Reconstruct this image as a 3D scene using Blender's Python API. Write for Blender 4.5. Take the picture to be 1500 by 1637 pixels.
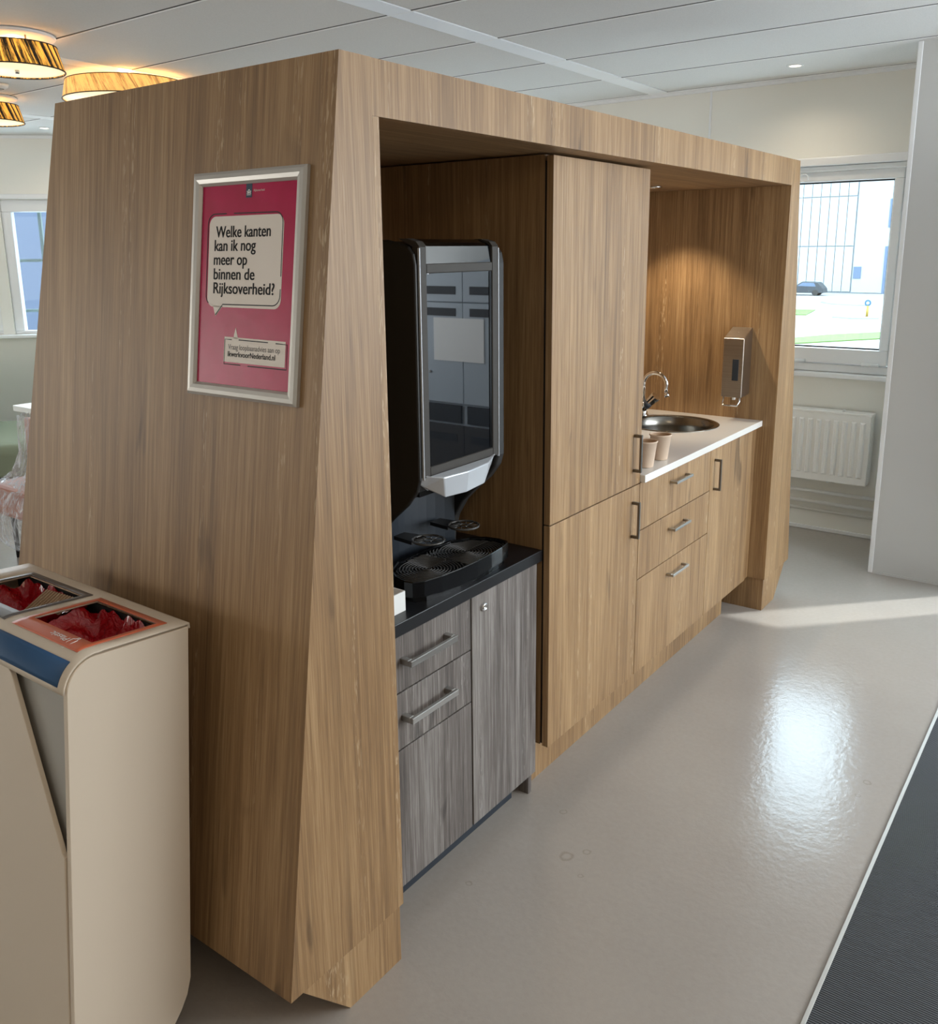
import bpy, math, random
from mathutils import Matrix, Vector
random.seed(7)
for o in list(bpy.data.objects): bpy.data.objects.remove(o)
SC = bpy.context.scene
COL = SC.collection

# ------------------------------------------------------------------ camera
F, YAW, PITCH, ROLL, PPY = 1426.8963, 53.66207, -13.13408, -0.6064, 732.62227
CAM = Vector((-1.36916, -1.21424, 1.66243))
def cam_matrix():
    y, p, r = (math.radians(a) for a in (YAW, PITCH, ROLL))
    fw = Vector((math.sin(y)*math.cos(p), math.cos(y)*math.cos(p), math.sin(p)))
    rt = Vector((math.cos(y), -math.sin(y), 0)); up = rt.cross(fw)
    rt2 = rt*math.cos(r)+up*math.sin(r); up2 = -rt*math.sin(r)+up*math.cos(r)
    m = Matrix((rt2, up2, -fw)).transposed().to_4x4(); m.translation = CAM
    return m
cd = bpy.data.cameras.new('camera'); cam = bpy.data.objects.new('camera', cd); COL.objects.link(cam)
cam.matrix_world = cam_matrix()
cd.sensor_fit = 'HORIZONTAL'; cd.sensor_width = 36; cd.lens = 36*F/1500
cd.shift_y = -(818.5-PPY)/1500; cd.clip_start = .02; cd.clip_end = 300
SC.camera = cam

# ------------------------------------------------------------------ world, sun, daylight, added fill lights
w = bpy.data.worlds.new('sky'); SC.world = w; w.use_nodes = True
bg = w.node_tree.nodes['Background']; bg.inputs[0].default_value = (.74, .88, 1, 1); bg.inputs[1].default_value = 9.5
def lamp(name, typ, loc, energy, color=(1, 1, 1), direction=None, **k):
    l = bpy.data.lights.new(name, typ); l.energy = energy; l.color = color
    for a, b in k.items(): setattr(l, a, b)
    o = bpy.data.objects.new(name, l); COL.objects.link(o); o.location = loc
    if direction is not None: o.rotation_euler = Vector(direction).to_track_quat('-Z', 'Y').to_euler()
    return o
lamp('sun', 'SUN', (8, -5, 9), 3.3, (1, .99, .97), (-1, .96, -2.09), angle=math.radians(1.4))
lamp('front_fill', 'AREA', (2.0, -3.3, 1.6), 92, (.88, .95, 1), (-.1, 1, -.05), shape='RECTANGLE', size=2.6, size_y=1.5)  # added area light for the cabinet fronts; the wall behind has no windows
lamp('daylight_entrance', 'AREA', (3.30, -2.9, 1.5), 22, (.80, .91, 1), (-1, .75, -.05), shape='RECTANGLE', size=.9, size_y=1.8)
lamp('left_fill', 'AREA', (-4.4, 1.6, 1.6), 9, (1, .95, .88), (1, .1, -.05), shape='RECTANGLE', size=4.5, size_y=1.3)  # fill light added for the slanted oak side, before a closed wall
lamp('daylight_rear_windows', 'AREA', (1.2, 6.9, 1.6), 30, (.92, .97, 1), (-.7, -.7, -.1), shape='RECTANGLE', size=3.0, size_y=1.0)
lamp('left_far_fill', 'AREA', (-4.4, 6.9, 1.6), 80, (1, .98, .93), (1, -.08, -.05), shape='RECTANGLE', size=4.0, size_y=1.3)  # added to brighten the diagonal wall and the bench, no window here
lamp('warm_fill_behind_camera', 'AREA', (-1.6, -2.0, 2.54), 13, (1, .80, .56), (0, 0, -1), shape='RECTANGLE', size=1.6, size_y=1.0)  # added warm light on the near jamb and side, no lamp modelled
SC.view_settings.view_transform = 'Standard'; SC.view_settings.look = 'None'
SC.view_settings.gamma = 1; SC.view_settings.use_curve_mapping = False
SC.view_settings.exposure = 0.38

# ------------------------------------------------------------------ materials
MATS = {}
def srgb(r, g, b):
    f = lambda c: (c/12.92 if c <= .04045 else ((c+.055)/1.055)**2.4)
    return (f(r/255), f(g/255), f(b/255), 1)
class NT:
    def __init__(s, name):
        s.m = bpy.data.materials.new(name); s.m.use_nodes = True; s.t = s.m.node_tree; s.n = s.t.nodes
        s.b = s.n['Principled BSDF']; s.out = s.n['Material Output']
    def node(s, typ, **k):
        x = s.n.new(typ)
        for a, b in k.items(): setattr(x, a, b)
        return x
    def link(s, a, b): s.t.links.new(a, b)
    def math(s, op, a, b=None, c=None, clamp=False):
        x = s.node('ShaderNodeMath', operation=op, use_clamp=clamp)
        for i, v in enumerate((a, b, c)):
            if v is None: continue
            if isinstance(v, (int, float)): x.inputs[i].default_value = v
            else: s.link(v, x.inputs[i])
        return x.outputs[0]
    def noise(s, vec, scale, detail=4, rough=.55, dist=0):
        mp = s.node('ShaderNodeMapping'); mp.inputs['Scale'].default_value = scale if hasattr(scale, '__len__') else (scale,)*3
        s.link(vec, mp.inputs[0]); x = s.node('ShaderNodeTexNoise')
        x.inputs['Scale'].default_value = 1; x.inputs['Detail'].default_value = detail
        x.inputs['Roughness'].default_value = rough; x.inputs['Distortion'].default_value = dist
        s.link(mp.outputs[0], x.inputs[0]); return x.outputs[0]
    def ramp(s, fac, stops, interp='LINEAR'):
        x = s.node('ShaderNodeValToRGB'); x.color_ramp.interpolation = interp
        e = x.color_ramp.elements
        while len(e) < len(stops): e.new(.5)
        for q, (p, c) in zip(e, stops): q.position = p; q.color = c
        s.link(fac, x.inputs[0]); return x.outputs[0]
    def mix(s, fac, a, b, mode='MIX'):
        x = s.node('ShaderNodeMix', data_type='RGBA', blend_type=mode)
        for i, v in ((0, fac), (6, a), (7, b)):
            if isinstance(v, (int, float)): x.inputs[i].default_value = v
            elif isinstance(v, tuple): x.inputs[i].default_value = v
            else: s.link(v, x.inputs[i])
        return x.outputs[2]
    def bump(s, h, strength=.2, dist=.01):
        x = s.node('ShaderNodeBump'); x.inputs['Strength'].default_value = strength; x.inputs['Distance'].default_value = dist
        s.link(h, x.inputs['Height']); s.link(x.outputs[0], s.b.inputs['Normal'])
    def coords(s, random_offset=True):
        tc = s.node('ShaderNodeTexCoord').outputs['Object']
        if not random_offset: return tc
        oi = s.node('ShaderNodeObjectInfo'); v = s.math('MULTIPLY', oi.outputs['Random'], 37.0)
        add = s.node('ShaderNodeVectorMath', operation='ADD'); s.link(tc, add.inputs[0]); s.link(v, add.inputs[1])
        return add.outputs[0]
def flat(name, col, rough=.5, metal=0, spec=.5, bump=None, coat=0, alpha=1):
    t = NT(name); t.b.inputs['Base Color'].default_value = col; t.b.inputs['Roughness'].default_value = rough
    t.b.inputs['Metallic'].default_value = metal; t.b.inputs['Specular IOR Level'].default_value = spec
    t.b.inputs['Coat Weight'].default_value = coat
    if bump:
        n = t.noise(t.coords(False), bump[0], 3); t.bump(n, bump[1], bump[2])
    MATS[name] = t.m; return t.m
def wood(name, dark, mid, light, pore, axis='Z', contrast=1.0, rough=.48, k=1.0, pores=.6, bump=.12, drop=None, ring=.045, streak=.42):
    t = NT(name); v = t.coords(True)
    def sc(a, b):
        q = [a*k, a*k, a*k]; q['XYZ'.index(axis)] = b*k
        if drop: q['XYZ'.index(drop)] = 0
        return q
    A = t.noise(v, sc(4.0, .20), 2, .5, .35)
    Bn = t.noise(v, sc(16, .45), 5, .62, .25)
    Fi = t.noise(v, sc(130, 2.6), 5, .7, .15)
    Ff = t.noise(v, sc(480, 9), 2, .6)
    rings = t.math('MULTIPLY', t.math('SINE', t.math('MULTIPLY', A, 120.0)), ring)
    f = t.math('ADD', t.math('MULTIPLY', A, .55), t.math('MULTIPLY', Bn, .45))
    f = t.math('ADD', f, rings)
    f = t.math('ADD', f, t.math('MULTIPLY', t.math('SUBTRACT', Fi, .5), .95))
    f = t.math('ADD', f, t.math('MULTIPLY', t.math('SUBTRACT', Ff, .5), .45))
    f = t.math('ADD', t.math('MULTIPLY', t.math('SUBTRACT', f, .5), contrast), .5, clamp=True)
    c = t.ramp(f, [(.12, dark), (.5, mid), (.88, light)])
    stq = t.noise(v, sc(26, .6), 4, .65, .35)
    c = t.mix(t.math('MULTIPLY', t.ramp(stq, [(.54, (0, 0, 0, 1)), (.72, (1, 1, 1, 1))]), streak), c, tuple(x*.62 for x in dark[:3])+(1,))
    po = t.noise(v, sc(190, 26), 2, .5, .4)
    mask = t.noise(v, sc(19, .4), 2)
    pm = t.math('MULTIPLY', t.ramp(po, [(.56, (0, 0, 0, 1)), (.64, (1, 1, 1, 1))]), t.ramp(mask, [(.60, (0, 0, 0, 1)), (.70, (1, 1, 1, 1))]))
    c = t.mix(t.math('MULTIPLY', pm, pores), c, pore)
    kn = t.noise(v, sc(13, 2.6), 1, .4, .8)
    km = t.ramp(kn, [(.70, (0, 0, 0, 1)), (.78, (1, 1, 1, 1))])
    c = t.mix(t.math('MULTIPLY', km, .55), c, tuple(x*.45 for x in dark[:3])+(1,))
    t.link(c, t.b.inputs['Base Color'])
    t.b.inputs['Roughness'].default_value = rough
    t.bump(t.math('ADD', Fi, f), bump, .002)
    MATS[name] = t.m; return t.m
OAK = dict(dark=srgb(100, 73, 48), mid=srgb(150, 117, 80), light=srgb(187, 154, 113), pore=srgb(204, 180, 146))
wood('oak', **OAK); wood('oak_x', axis='X', **OAK); wood('oak_y', axis='Y', **OAK); wood('oak_side', drop='X', **OAK)
wood('grey_pine', srgb(62, 55, 52), srgb(110, 102, 97), srgb(158, 152, 147), srgb(176, 170, 165), contrast=1.25, k=1.3, ring=.05, rough=.55, pores=.45, bump=.3)
wood('dark_pine', srgb(20, 18, 17), srgb(34, 31, 29), srgb(48, 45, 42), srgb(50, 46, 44))
flat('wall_paint', srgb(232, 230, 222), .75, bump=(260, .06, .002))
flat('wall_paint_grey', srgb(196, 196, 194), .75, bump=(260, .08, .002))
flat('white_paint', srgb(232, 233, 234), .4)
flat('white_metal', srgb(226, 228, 228), .35)
flat('radiator_white', srgb(240, 240, 237), .4)
flat('skirting', srgb(232, 231, 224), .45)
flat('ceiling_band', srgb(244, 246, 248), .35)
flat('ceiling_joint', srgb(70, 72, 76), .7)
flat('joint_white', srgb(250, 250, 250), .4)
flat('worktop_white', srgb(232, 229, 224), .18, coat=.3)
flat('granite_black', srgb(24, 25, 28), .3, bump=(400, .05, .001))
flat('steel', srgb(180, 178, 174), .3, 1)
flat('steel_dark', srgb(120, 116, 110), .32, 1)
flat('chrome', srgb(225, 226, 228), .06, 1)
flat('sink_steel', srgb(135, 132, 126), .22, 1)
flat('black_gap', srgb(14, 13, 13), .6)
flat('black_plastic', srgb(20, 19, 18), .5, bump=(900, .05, .0005))
flat('recess_plastic', srgb(38, 44, 52), .4)
flat('shell_grey', srgb(44, 43, 42), .5, spec=.3)
flat('grille_metal', srgb(70, 68, 66), .25)
flat('gloss_black', srgb(8, 8, 9), .16)
flat('bezel', srgb(62, 58, 54), .55, spec=.25)
flat('silver_plastic', srgb(196, 200, 206), .3, .25)
flat('paper_white', srgb(236, 236, 234), .7)
flat('ink_black', srgb(22, 22, 26), .6)
flat('ink_dark', srgb(70, 66, 70), .6)
flat('poster_cream', srgb(232, 222, 212), .5)
flat('poster_blue', srgb(26, 50, 76), .5)
flat('aluminium', srgb(196, 192, 186), .34, .45)
flat('bin_cream', srgb(213, 198, 179), .42)
flat('bin_grey', srgb(168, 164, 156), .45)
flat('bin_orange', srgb(206, 104, 70), .4)
flat('bin_blue', srgb(46, 84, 124), .4)
flat('bin_frame_grey', srgb(104, 100, 98), .4)
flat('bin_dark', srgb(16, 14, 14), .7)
flat('cardboard', srgb(168, 140, 112), .8)
flat('plug_navy', srgb(38, 46, 56), .45)
flat('cup_paper', srgb(214, 190, 168), .7)
flat('cup_inside', srgb(196, 164, 134), .75)
flat('bench_green', srgb(132, 140, 118), .9, bump=(500, .2, .002))
flat('table_white', srgb(225, 228, 226), .35)
flat('copper_leather', srgb(150, 92, 70), .5)
flat('car_paint', srgb(18, 26, 34), .3)
flat('rubber', srgb(20, 20, 20), .8)
flat('asphalt', srgb(118, 118, 118), .9)
flat('facade_joint', srgb(106, 112, 116), .8)
flat('facade', srgb(128, 132, 134), .7)
flat('facade_blue', srgb(62, 78, 100), .5)
flat('facade_grey', srgb(44, 54, 72), .7, bump=(1.2, .3, .05))
flat('mullion', srgb(96, 114, 116), .5)
flat('sign_blue', srgb(20, 70, 96), .5)
flat('sign_yellow', srgb(120, 100, 20), .5)
flat('locker_white', srgb(172, 182, 192), .4)
def poster_pink():
    t = NT('poster_pink'); n = t.noise(t.coords(False), 14, 2)
    t.link(t.ramp(n, [(.3, srgb(172, 2, 66)), (.7, srgb(186, 6, 76))]), t.b.inputs['Base Color'])
    t.b.inputs['Roughness'].default_value = .3; t.b.inputs['Specular IOR Level'].default_value = .3; t.bump(n, .06, .01); MATS['poster_pink'] = t.m
poster_pink()
def tile_mat():
    t = NT('ceiling_tile'); v = t.coords(False)
    n = t.noise(v, (140, 900, 100), 3)
    t.link(t.ramp(n, [(.3, srgb(214, 213, 211)), (.7, srgb(229, 228, 226))]), t.b.inputs['Base Color'])
    t.b.inputs['Roughness'].default_value = .85; t.bump(n, .25, .002); MATS['ceiling_tile'] = t.m
tile_mat()
def floor_mat():
    t = NT('floor_resin'); v = t.coords(False)
    n = t.noise(v, 1.3, 4); n2 = t.noise(v, 60, 4); n3 = t.noise(v, 9, 5, .65)
    c = t.ramp(t.math('ADD', t.math('MULTIPLY', n, .7), t.math('MULTIPLY', n2, .3)), [(.3, srgb(156, 147, 140)), (.7, srgb(168, 160, 152))])
    # small dried coffee stains (rings)
    pos = t.node('ShaderNodeNewGeometry').outputs['Position']
    acc = None
    for (x, y, r) in [(.55, -.13, .022), (.60, -.165, .012), (.72, -.02, .010), (.50, -.20, .008), (1.41, -.725, .012), (1.32, -.722, .010), (.30, .03, .010)]:
        d = t.node('ShaderNodeVectorMath', operation='DISTANCE'); t.link(pos, d.inputs[0]); d.inputs[1].default_value = (x, y, 0)
        dd = t.math('ADD', d.outputs['Value'], t.math('MULTIPLY', t.math('SUBTRACT', n3, .5), .05))
        ring = t.math('SUBTRACT', 1.0, t.math('DIVIDE', t.math('ABSOLUTE', t.math('SUBTRACT', dd, r*.75)), r*.3), clamp=True)
        acc = ring if acc is None else t.math('MAXIMUM', acc, ring)
    c = t.mix(t.math('MULTIPLY', acc, .30), c, srgb(96, 78, 62))
    t.link(c, t.b.inputs['Base Color'])
    t.b.inputs['Roughness'].default_value = .18
    t.b.inputs['Specular IOR Level'].default_value = .55
    t.bump(t.math('ADD', t.noise(v, 45, 3), t.math('MULTIPLY', n3, 1.5)), .07, .01); MATS['floor_resin'] = t.m
floor_mat()
def mat_rib():
    t = NT('mat_rib'); v = t.coords(False)
    wv = t.node('ShaderNodeTexWave', wave_type='BANDS', bands_direction='X'); wv.inputs['Scale'].default_value = 48
    wv.inputs['Distortion'].default_value = .15
    t.link(v, wv.inputs[0]); n = t.noise(v, 300, 2)
    t.link(t.ramp(t.math('ADD', t.math('MULTIPLY', wv.outputs['Fac'], .7), t.math('MULTIPLY', n, .3)), [(.2, srgb(34, 35, 38)), (.8, srgb(84, 86, 90))]), t.b.inputs['Base Color'])
    t.b.inputs['Roughness'].default_value = .85; t.bump(wv.outputs['Fac'], .6, .004); MATS['mat_rib'] = t.m
mat_rib()
def brushed(name, col, axis):
    t = NT(name); s = [300, 300, 300]; s['XYZ'.index(axis)] = 3
    n = t.noise(t.coords(False), s, 2)
    t.link(t.ramp(n, [(.3, tuple(c*.85 for c in col[:3])+(1,)), (.7, col)]), t.b.inputs['Base Color'])
    t.b.inputs['Metallic'].default_value = 1; t.b.inputs['Roughness'].default_value = .34; t.bump(n, .05, .001); MATS[name] = t.m
brushed('brushed_steel', srgb(176, 166, 154), 'Y')
def machine_glass():
    t = NT('machine_glass'); t.b.inputs['Base Color'].default_value = srgb(16, 20, 25); t.b.inputs['Roughness'].default_value = .015
    t.b.inputs['Specular IOR Level'].default_value = 1.0; t.b.inputs['IOR'].default_value = 1.85; MATS['machine_glass'] = t.m
machine_glass()
def pane_mat():
    t = NT('window_glass'); tr = t.node('ShaderNodeBsdfTransparent'); tr.inputs[0].default_value = (.93, .97, .97, 1)
    gl = t.node('ShaderNodeBsdfGlossy'); gl.inputs['Roughness'].default_value = .02
    mx = t.node('ShaderNodeMixShader'); mx.inputs[0].default_value = .06
    t.link(tr.outputs[0], mx.inputs[1]); t.link(gl.outputs[0], mx.inputs[2]); t.link(mx.outputs[0], t.out.inputs[0]); MATS['window_glass'] = t.m
pane_mat()
def film_mat():
    t = NT('plastic_film'); n = t.noise(t.coords(False), (40, 40, 9), 4, .6, .8)
    tr = t.node('ShaderNodeBsdfTransparent'); t.b.inputs['Base Color'].default_value = srgb(225, 228, 234); t.b.inputs['Roughness'].default_value = .2
    mx = t.node('ShaderNodeMixShader'); t.link(t.ramp(n, [(.42, (.10,)*3+(1,)), (.70, (.62,)*3+(1,))]), mx.inputs[0])
    t.link(tr.outputs[0], mx.inputs[1]); t.link(t.b.outputs[0], mx.inputs[2]); t.link(mx.outputs[0], t.out.inputs[0]); MATS['plastic_film'] = t.m
film_mat()
def bag_mat():
    t = NT('red_bag'); t.b.inputs['Base Color'].default_value = srgb(172, 10, 24); t.b.inputs['Roughness'].default_value = .13; t.b.inputs['Coat Weight'].default_value = .6
    n = t.noise(t.coords(False), 34, 3, .55, 1.6); t.bump(n, .75, .02); MATS['red_bag'] = t.m
bag_mat()
def glow(name, col, strength):
    t = NT(name); t.b.inputs['Base Color'].default_value = col; t.b.inputs['Emission Color'].default_value = col
    t.b.inputs['Emission Strength'].default_value = strength; MATS[name] = t.m; return t
glow('downlight_glow', (1, .86, .66, 1), 6); glow('diffuser_glow', (1, .80, .50, 1), .75); glow('led_glow', (1, .95, .85, 1), 2.5)
def shade_mat(name, lo, hi, e, thresh):
    t = NT(name); tc = t.node('ShaderNodeTexCoord').outputs['Object']
    sp = t.node('ShaderNodeSeparateXYZ'); t.link(tc, sp.inputs[0])
    ang = t.math('ARCTAN2', sp.outputs[1], sp.outputs[0])
    cb = t.node('ShaderNodeCombineXYZ'); t.link(t.math('ADD', t.math('MULTIPLY', ang, 9), t.math('MULTIPLY', sp.outputs[2], 14)), cb.inputs[0]); t.link(t.math('MULTIPLY', sp.outputs[2], 3), cb.inputs[2])
    n = t.noise(cb.outputs[0], 1.1, 6, .78)
    c = t.ramp(n, [(thresh-.05, lo), (thresh+.06, hi)])
    t.link(c, t.b.inputs['Base Color']); t.link(c, t.b.inputs['Emission Color']); t.b.inputs['Emission Strength'].default_value = e
    t.b.inputs['Roughness'].default_value = .8; MATS[name] = t.m
shade_mat('shade_black_gold', srgb(26, 18, 12), srgb(250, 178, 70), .95, .52)
shade_mat('shade_cream', srgb(166, 120, 66), srgb(240, 186, 104), .7, .46)
def grass_mat():
    t = NT('grass'); n = t.noise(t.coords(False), 3, 5)
    t.link(t.ramp(n, [(.3, srgb(46, 74, 14)), (.7, srgb(66, 92, 24))]), t.b.inputs['Base Color']); t.b.inputs['Roughness'].default_value = .9; MATS['grass'] = t.m
grass_mat()

# ------------------------------------------------------------------ mesh helpers
TM = {}
class MB:
    def __init__(s): s.v = []; s.f = []; s.sm = []
    def add(s, vs, fs, smooth=False):
        o = len(s.v); s.v += [Vector(p) for p in vs]; s.f += [tuple(i+o for i in f) for f in fs]; s.sm += [smooth]*len(fs); return s
    def box(s, x0, x1, y0, y1, z0, z1):
        vs = [(x, y, z) for x in (x0, x1) for y in (y0, y1) for z in (z0, z1)]
        return s.add(vs, [(0, 1, 3, 2), (4, 6, 7, 5), (0, 4, 5, 1), (2, 3, 7, 6), (0, 2, 6, 4), (1, 5, 7, 3)])
    def loft(s, loops, caps=True, closed=False, smooth=False):
        n = len(loops[0]); vs = [p for l in loops for p in l]; fs = []
        m = len(loops)
        for i in range(m if closed else m-1):
            a, b = i*n, ((i+1) % m)*n
            for j in range(n): fs.append((a+j, a+(j+1) % n, b+(j+1) % n, b+j))
        s.add(vs, fs, smooth)
        if caps and not closed:
            o = len(s.v)-len(vs)
            s.f += [tuple(o+j for j in reversed(range(n))), tuple(o+(m-1)*n+j for j in range(n))]; s.sm += [False, False]
        return s
    def prism(s, poly, axis, a, b, smooth=False):
        def P(p, t):
            q = list(p); q.insert('XYZ'.index(axis), t); return q
        return s.loft([[P(p, a) for p in poly], [P(p, b) for p in poly]], smooth=smooth)
    def slab(s, quad, th):
        q = [Vector(p) for p in quad]; n = (q[1]-q[0]).cross(q[2]-q[0]).normalized()*th
        return s.loft([q, [p+n for p in q]])
    def tube(s, path, r, seg=12, closed=False, smooth=True):
        pts = [Vector(p) for p in path]; loops = []; prev = None
        for i, p in enumerate(pts):
            a = pts[i-1] if (i > 0 or closed) else p; b = pts[(i+1) % len(pts)] if (i < len(pts)-1 or closed) else p
            t = (b-a).normalized()
            if prev is None: prev = t.orthogonal().normalized()
            u = (prev-t*prev.dot(t)).normalized(); prev = u; v = t.cross(u)
            rr = r[i] if hasattr(r, '__len__') else r
            loops.append([p+u*rr*math.cos(k*2*math.pi/seg)+v*rr*math.sin(k*2*math.pi/seg) for k in range(seg)])
        return s.loft(loops, caps=not closed, closed=closed, smooth=smooth)
    def lathe(s, prof, c=(0, 0, 0), seg=32, smooth=True, closed=False, m=None):
        c = Vector(c); loops = []
        for k in range(seg):
            a = 2*math.pi*k/seg
            L = [Vector((r*math.cos(a), r*math.sin(a), z)) for r, z in prof]
            loops.append([c+(m @ p if m is not None else p) for p in L])
        n = len(prof); vs = [p for l in loops for p in l]; fs = []
        for i in range(seg):
            a, b = i*n, ((i+1) % seg)*n
            for j in range(n if closed else n-1): fs.append((a+j, b+j, b+(j+1) % n, a+(j+1) % n))
        return s.add(vs, fs, smooth)
    def build(s, name, mat, parent=None, bevel=0, seg=2, local=False, solid=0):
        me = bpy.data.meshes.new(name)
        mi = TM[parent.name].inverted() if (parent is not None and parent.name in TM and not local) else None
        vs = [tuple(mi @ p) for p in s.v] if mi else [tuple(p) for p in s.v]
        me.from_pydata(vs, [], s.f); me.polygons.foreach_set('use_smooth', s.sm); me.update()
        import bmesh
        bm = bmesh.new(); bm.from_mesh(me); bmesh.ops.recalc_face_normals(bm, faces=bm.faces); bm.to_mesh(me); bm.free()
        me.materials.append(MATS[mat] if isinstance(mat, str) else mat)
        o = bpy.data.objects.new(name, me); COL.objects.link(o)
        if parent is not None:
            o.parent = parent
            if parent.name in TM: TM[o.name] = TM[parent.name]
        if solid:
            d = o.modifiers.new('solid', 'SOLIDIFY'); d.thickness = solid; d.offset = 0
        if bevel:
            b = o.modifiers.new('bevel', 'BEVEL'); b.width = bevel; b.segments = seg; b.limit_method = 'ANGLE'; b.angle_limit = math.radians(35)
        return o
def thing(name, label, cat, loc=(0, 0, 0), group=None, m=None):
    o = bpy.data.objects.new(name, None); COL.objects.link(o); o.empty_display_size = .1
    M = m if m is not None else Matrix.Translation(loc)
    o.matrix_world = M; TM[o.name] = M.copy()
    o['label'] = label; o['category'] = cat
    if group: o['group'] = group
    return o
def tag(o, label, cat, group=None):
    o['label'] = label; o['category'] = cat
    if group: o['group'] = group
    return o
def struct(name, loc=(0, 0, 0)):
    o = bpy.data.objects.new(name, None); COL.objects.link(o); M = Matrix.Translation(loc); o.matrix_world = M; TM[o.name] = M
    o['kind'] = 'structure'; return o
def st(o): o['kind'] = 'structure'; return o
def box(name, mat, parent, x0, x1, y0, y1, z0, z1, bevel=0): return MB().box(x0, x1, y0, y1, z0, z1).build(name, mat, parent, bevel)
def circle(c, r, n=48, z=None, ex=1): return [(c[0]+r*math.cos(2*math.pi*k/n), c[1]+r*ex*math.sin(2*math.pi*k/n), z if z is not None else c[2]) for k in range(n)]
def text(s, size, mat, parent, local_m, width=None, bold=0.0, name='lettering', double=0.0):
    cu = bpy.data.curves.new(name, 'FONT'); cu.body = s; cu.size = size; cu.offset = bold; cu.extrude = 0
    ob = bpy.data.objects.new(name, cu); COL.objects.link(ob)
    bpy.context.view_layer.update()
    me = bpy.data.meshes.new_from_object(ob.evaluated_get(bpy.context.evaluated_depsgraph_get()))
    COL.objects.unlink(ob); bpy.data.objects.remove(ob)
    xs = [v.co.x for v in me.vertices]; x0 = min(xs); wd = max(xs)-x0
    k = width/wd if width else 1
    if double:
        import bmesh
        bm = bmesh.new(); bm.from_mesh(me)
        for dx in (-double, double):
            g = bmesh.ops.duplicate(bm, geom=bm.verts[:len(me.vertices)] + bm.edges[:len(me.edges)] + bm.faces[:len(me.polygons)])
            bmesh.ops.translate(bm, verts=[e for e in g['geom'] if isinstance(e, bmesh.types.BMVert)], vec=(dx/k, 0, 0))
            bm.verts.ensure_lookup_table(); bm.edges.ensure_lookup_table(); bm.faces.ensure_lookup_table()
        bm.to_mesh(me); bm.free()
    for v in me.vertices: v.co = local_m @ Vector(((v.co.x-x0)*k, v.co.y, 0))
    me.materials.clear(); me.materials.append(MATS[mat]); me.name = name
    o = bpy.data.objects.new(name, me); COL.objects.link(o); o.parent = parent
    return o

# ------------------------------------------------------------------ the room
ZC = 2.578; XW = 4.02; XE = 3.415
fl = MB(); fl.add([(-4.6, -3.4, 0), (3.43, -3.4, 0), (3.43, -.28, 0), (4.03, -.28, 0), (4.03, 4.47, 0), (-.91, 9.4, 0), (-4.6, 9.4, 0)], [tuple(range(7))])
fl.add([(-4.6, -3.4, -.1), (3.43, -3.4, -.1), (3.43, -.28, -.1), (4.03, -.28, -.1), (4.03, 4.47, -.1), (-.91, 9.4, -.1), (-4.6, 9.4, -.1)], [tuple(reversed(range(7)))])
st(fl.build('floor', 'floor_resin'))
# ceiling: tiles 0.6 m wide in rows between broad bands
ceil = struct('ceiling', (0, 0, ZC))
MB().box(-4.7, 3.45, -3.5, -.27, ZC+.006, ZC+.12).box(-4.7, 4.12, -.27, 9.6, ZC+.006, ZC+.12).build('ceiling_slab', 'ceiling_joint', ceil)
X0 = .96; rows = []; y = 1.315-1.845*3
while y < 9.4: rows.append(y); y += 1.845
def tile_mesh():
    m = MB(); a, b = .2925, .8595; e = .003
    lo = [(-a+e, -b+e, -.004), (a-e, -b+e, -.004), (a-e, b-e, -.004), (-a+e, b-e, -.004)]
    mi = [(-a, -b, 0), (a, -b, 0), (a, b, 0), (-a, b, 0)]; hi = [(-a, -b, .006), (a, -b, .006), (a, b, .006), (-a, b, .006)]
    return m.loft([lo, mi, hi])
proto = None
for ry in rows:
    for k in range(-9, 6):
        cx, cy = X0+.6*k+.3, ry+.8625
        if cx < -4.5 or cx > 4.0 or cy < -3.4 or cx+cy > 9.6 or (cx > 3.2 and cy < -1.2): continue
        if proto is None:
            proto = tile_mesh().build('ceiling_tile', 'ceiling_tile', ceil, local=True); o = proto
        else:
            o = proto.copy(); COL.objects.link(o)
        o.location = (cx, cy, 0)
for ry in rows:
    box('ceiling_band', 'ceiling_band', ceil, -4.6, 4.02 if ry > 0 else 3.43, ry-.118, ry-.002, ZC-.006, ZC+.006)
for k in range(-6, 6):
    x = X0+.6*k
    ya = -3.4 if x < 3.4 else -.28
    box('joint_strip', 'joint_white', ceil, x, x+.0075, ya, 9.4, ZC-.0065, ZC+.006)
    box('joint_gap', 'ceiling_joint', ceil, x-.0045, x, ya, 9.4, ZC-.0042, ZC+.005)

box('ceiling_edge', 'white_paint', ceil, 3.956, 4.02, -.28, 4.5, ZC-.0045, ZC+.006)
def wall_grid(name, p0, p1, h, th, holes, mat, parent=None):
    """wall from p0 to p1 (seen side on the left of the direction), holes = (s0, s1, z0, z1)"""
    d = Vector((p1[0]-p0[0], p1[1]-p0[1], 0)); Lg = d.length; d.normalize(); n = Vector((d.y, -d.x, 0))
    ss = sorted({0, Lg, *[q for a in holes for q in a[:2]]}); zz = sorted({0, h, *[q for a in holes for q in a[2:]]})
    m = MB(); P0 = Vector((p0[0], p0[1], 0))
    for i in range(len(ss)-1):
        for j in range(len(zz)-1):
            sm, zm = (ss[i]+ss[i+1])/2, (zz[j]+zz[j+1])/2
            if any(a[0] < sm < a[1] and a[2] < zm < a[3] for a in holes): continue
            c = []
            for t in (0, th):
                c.append([P0+d*s_+n*t+Vector((0, 0, z_)) for s_, z_ in ((ss[i], zz[j]), (ss[i+1], zz[j]), (ss[i+1], zz[j+1]), (ss[i], zz[j+1]))])
            m.loft(c)
    return st(m.build(name, mat, parent))
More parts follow.
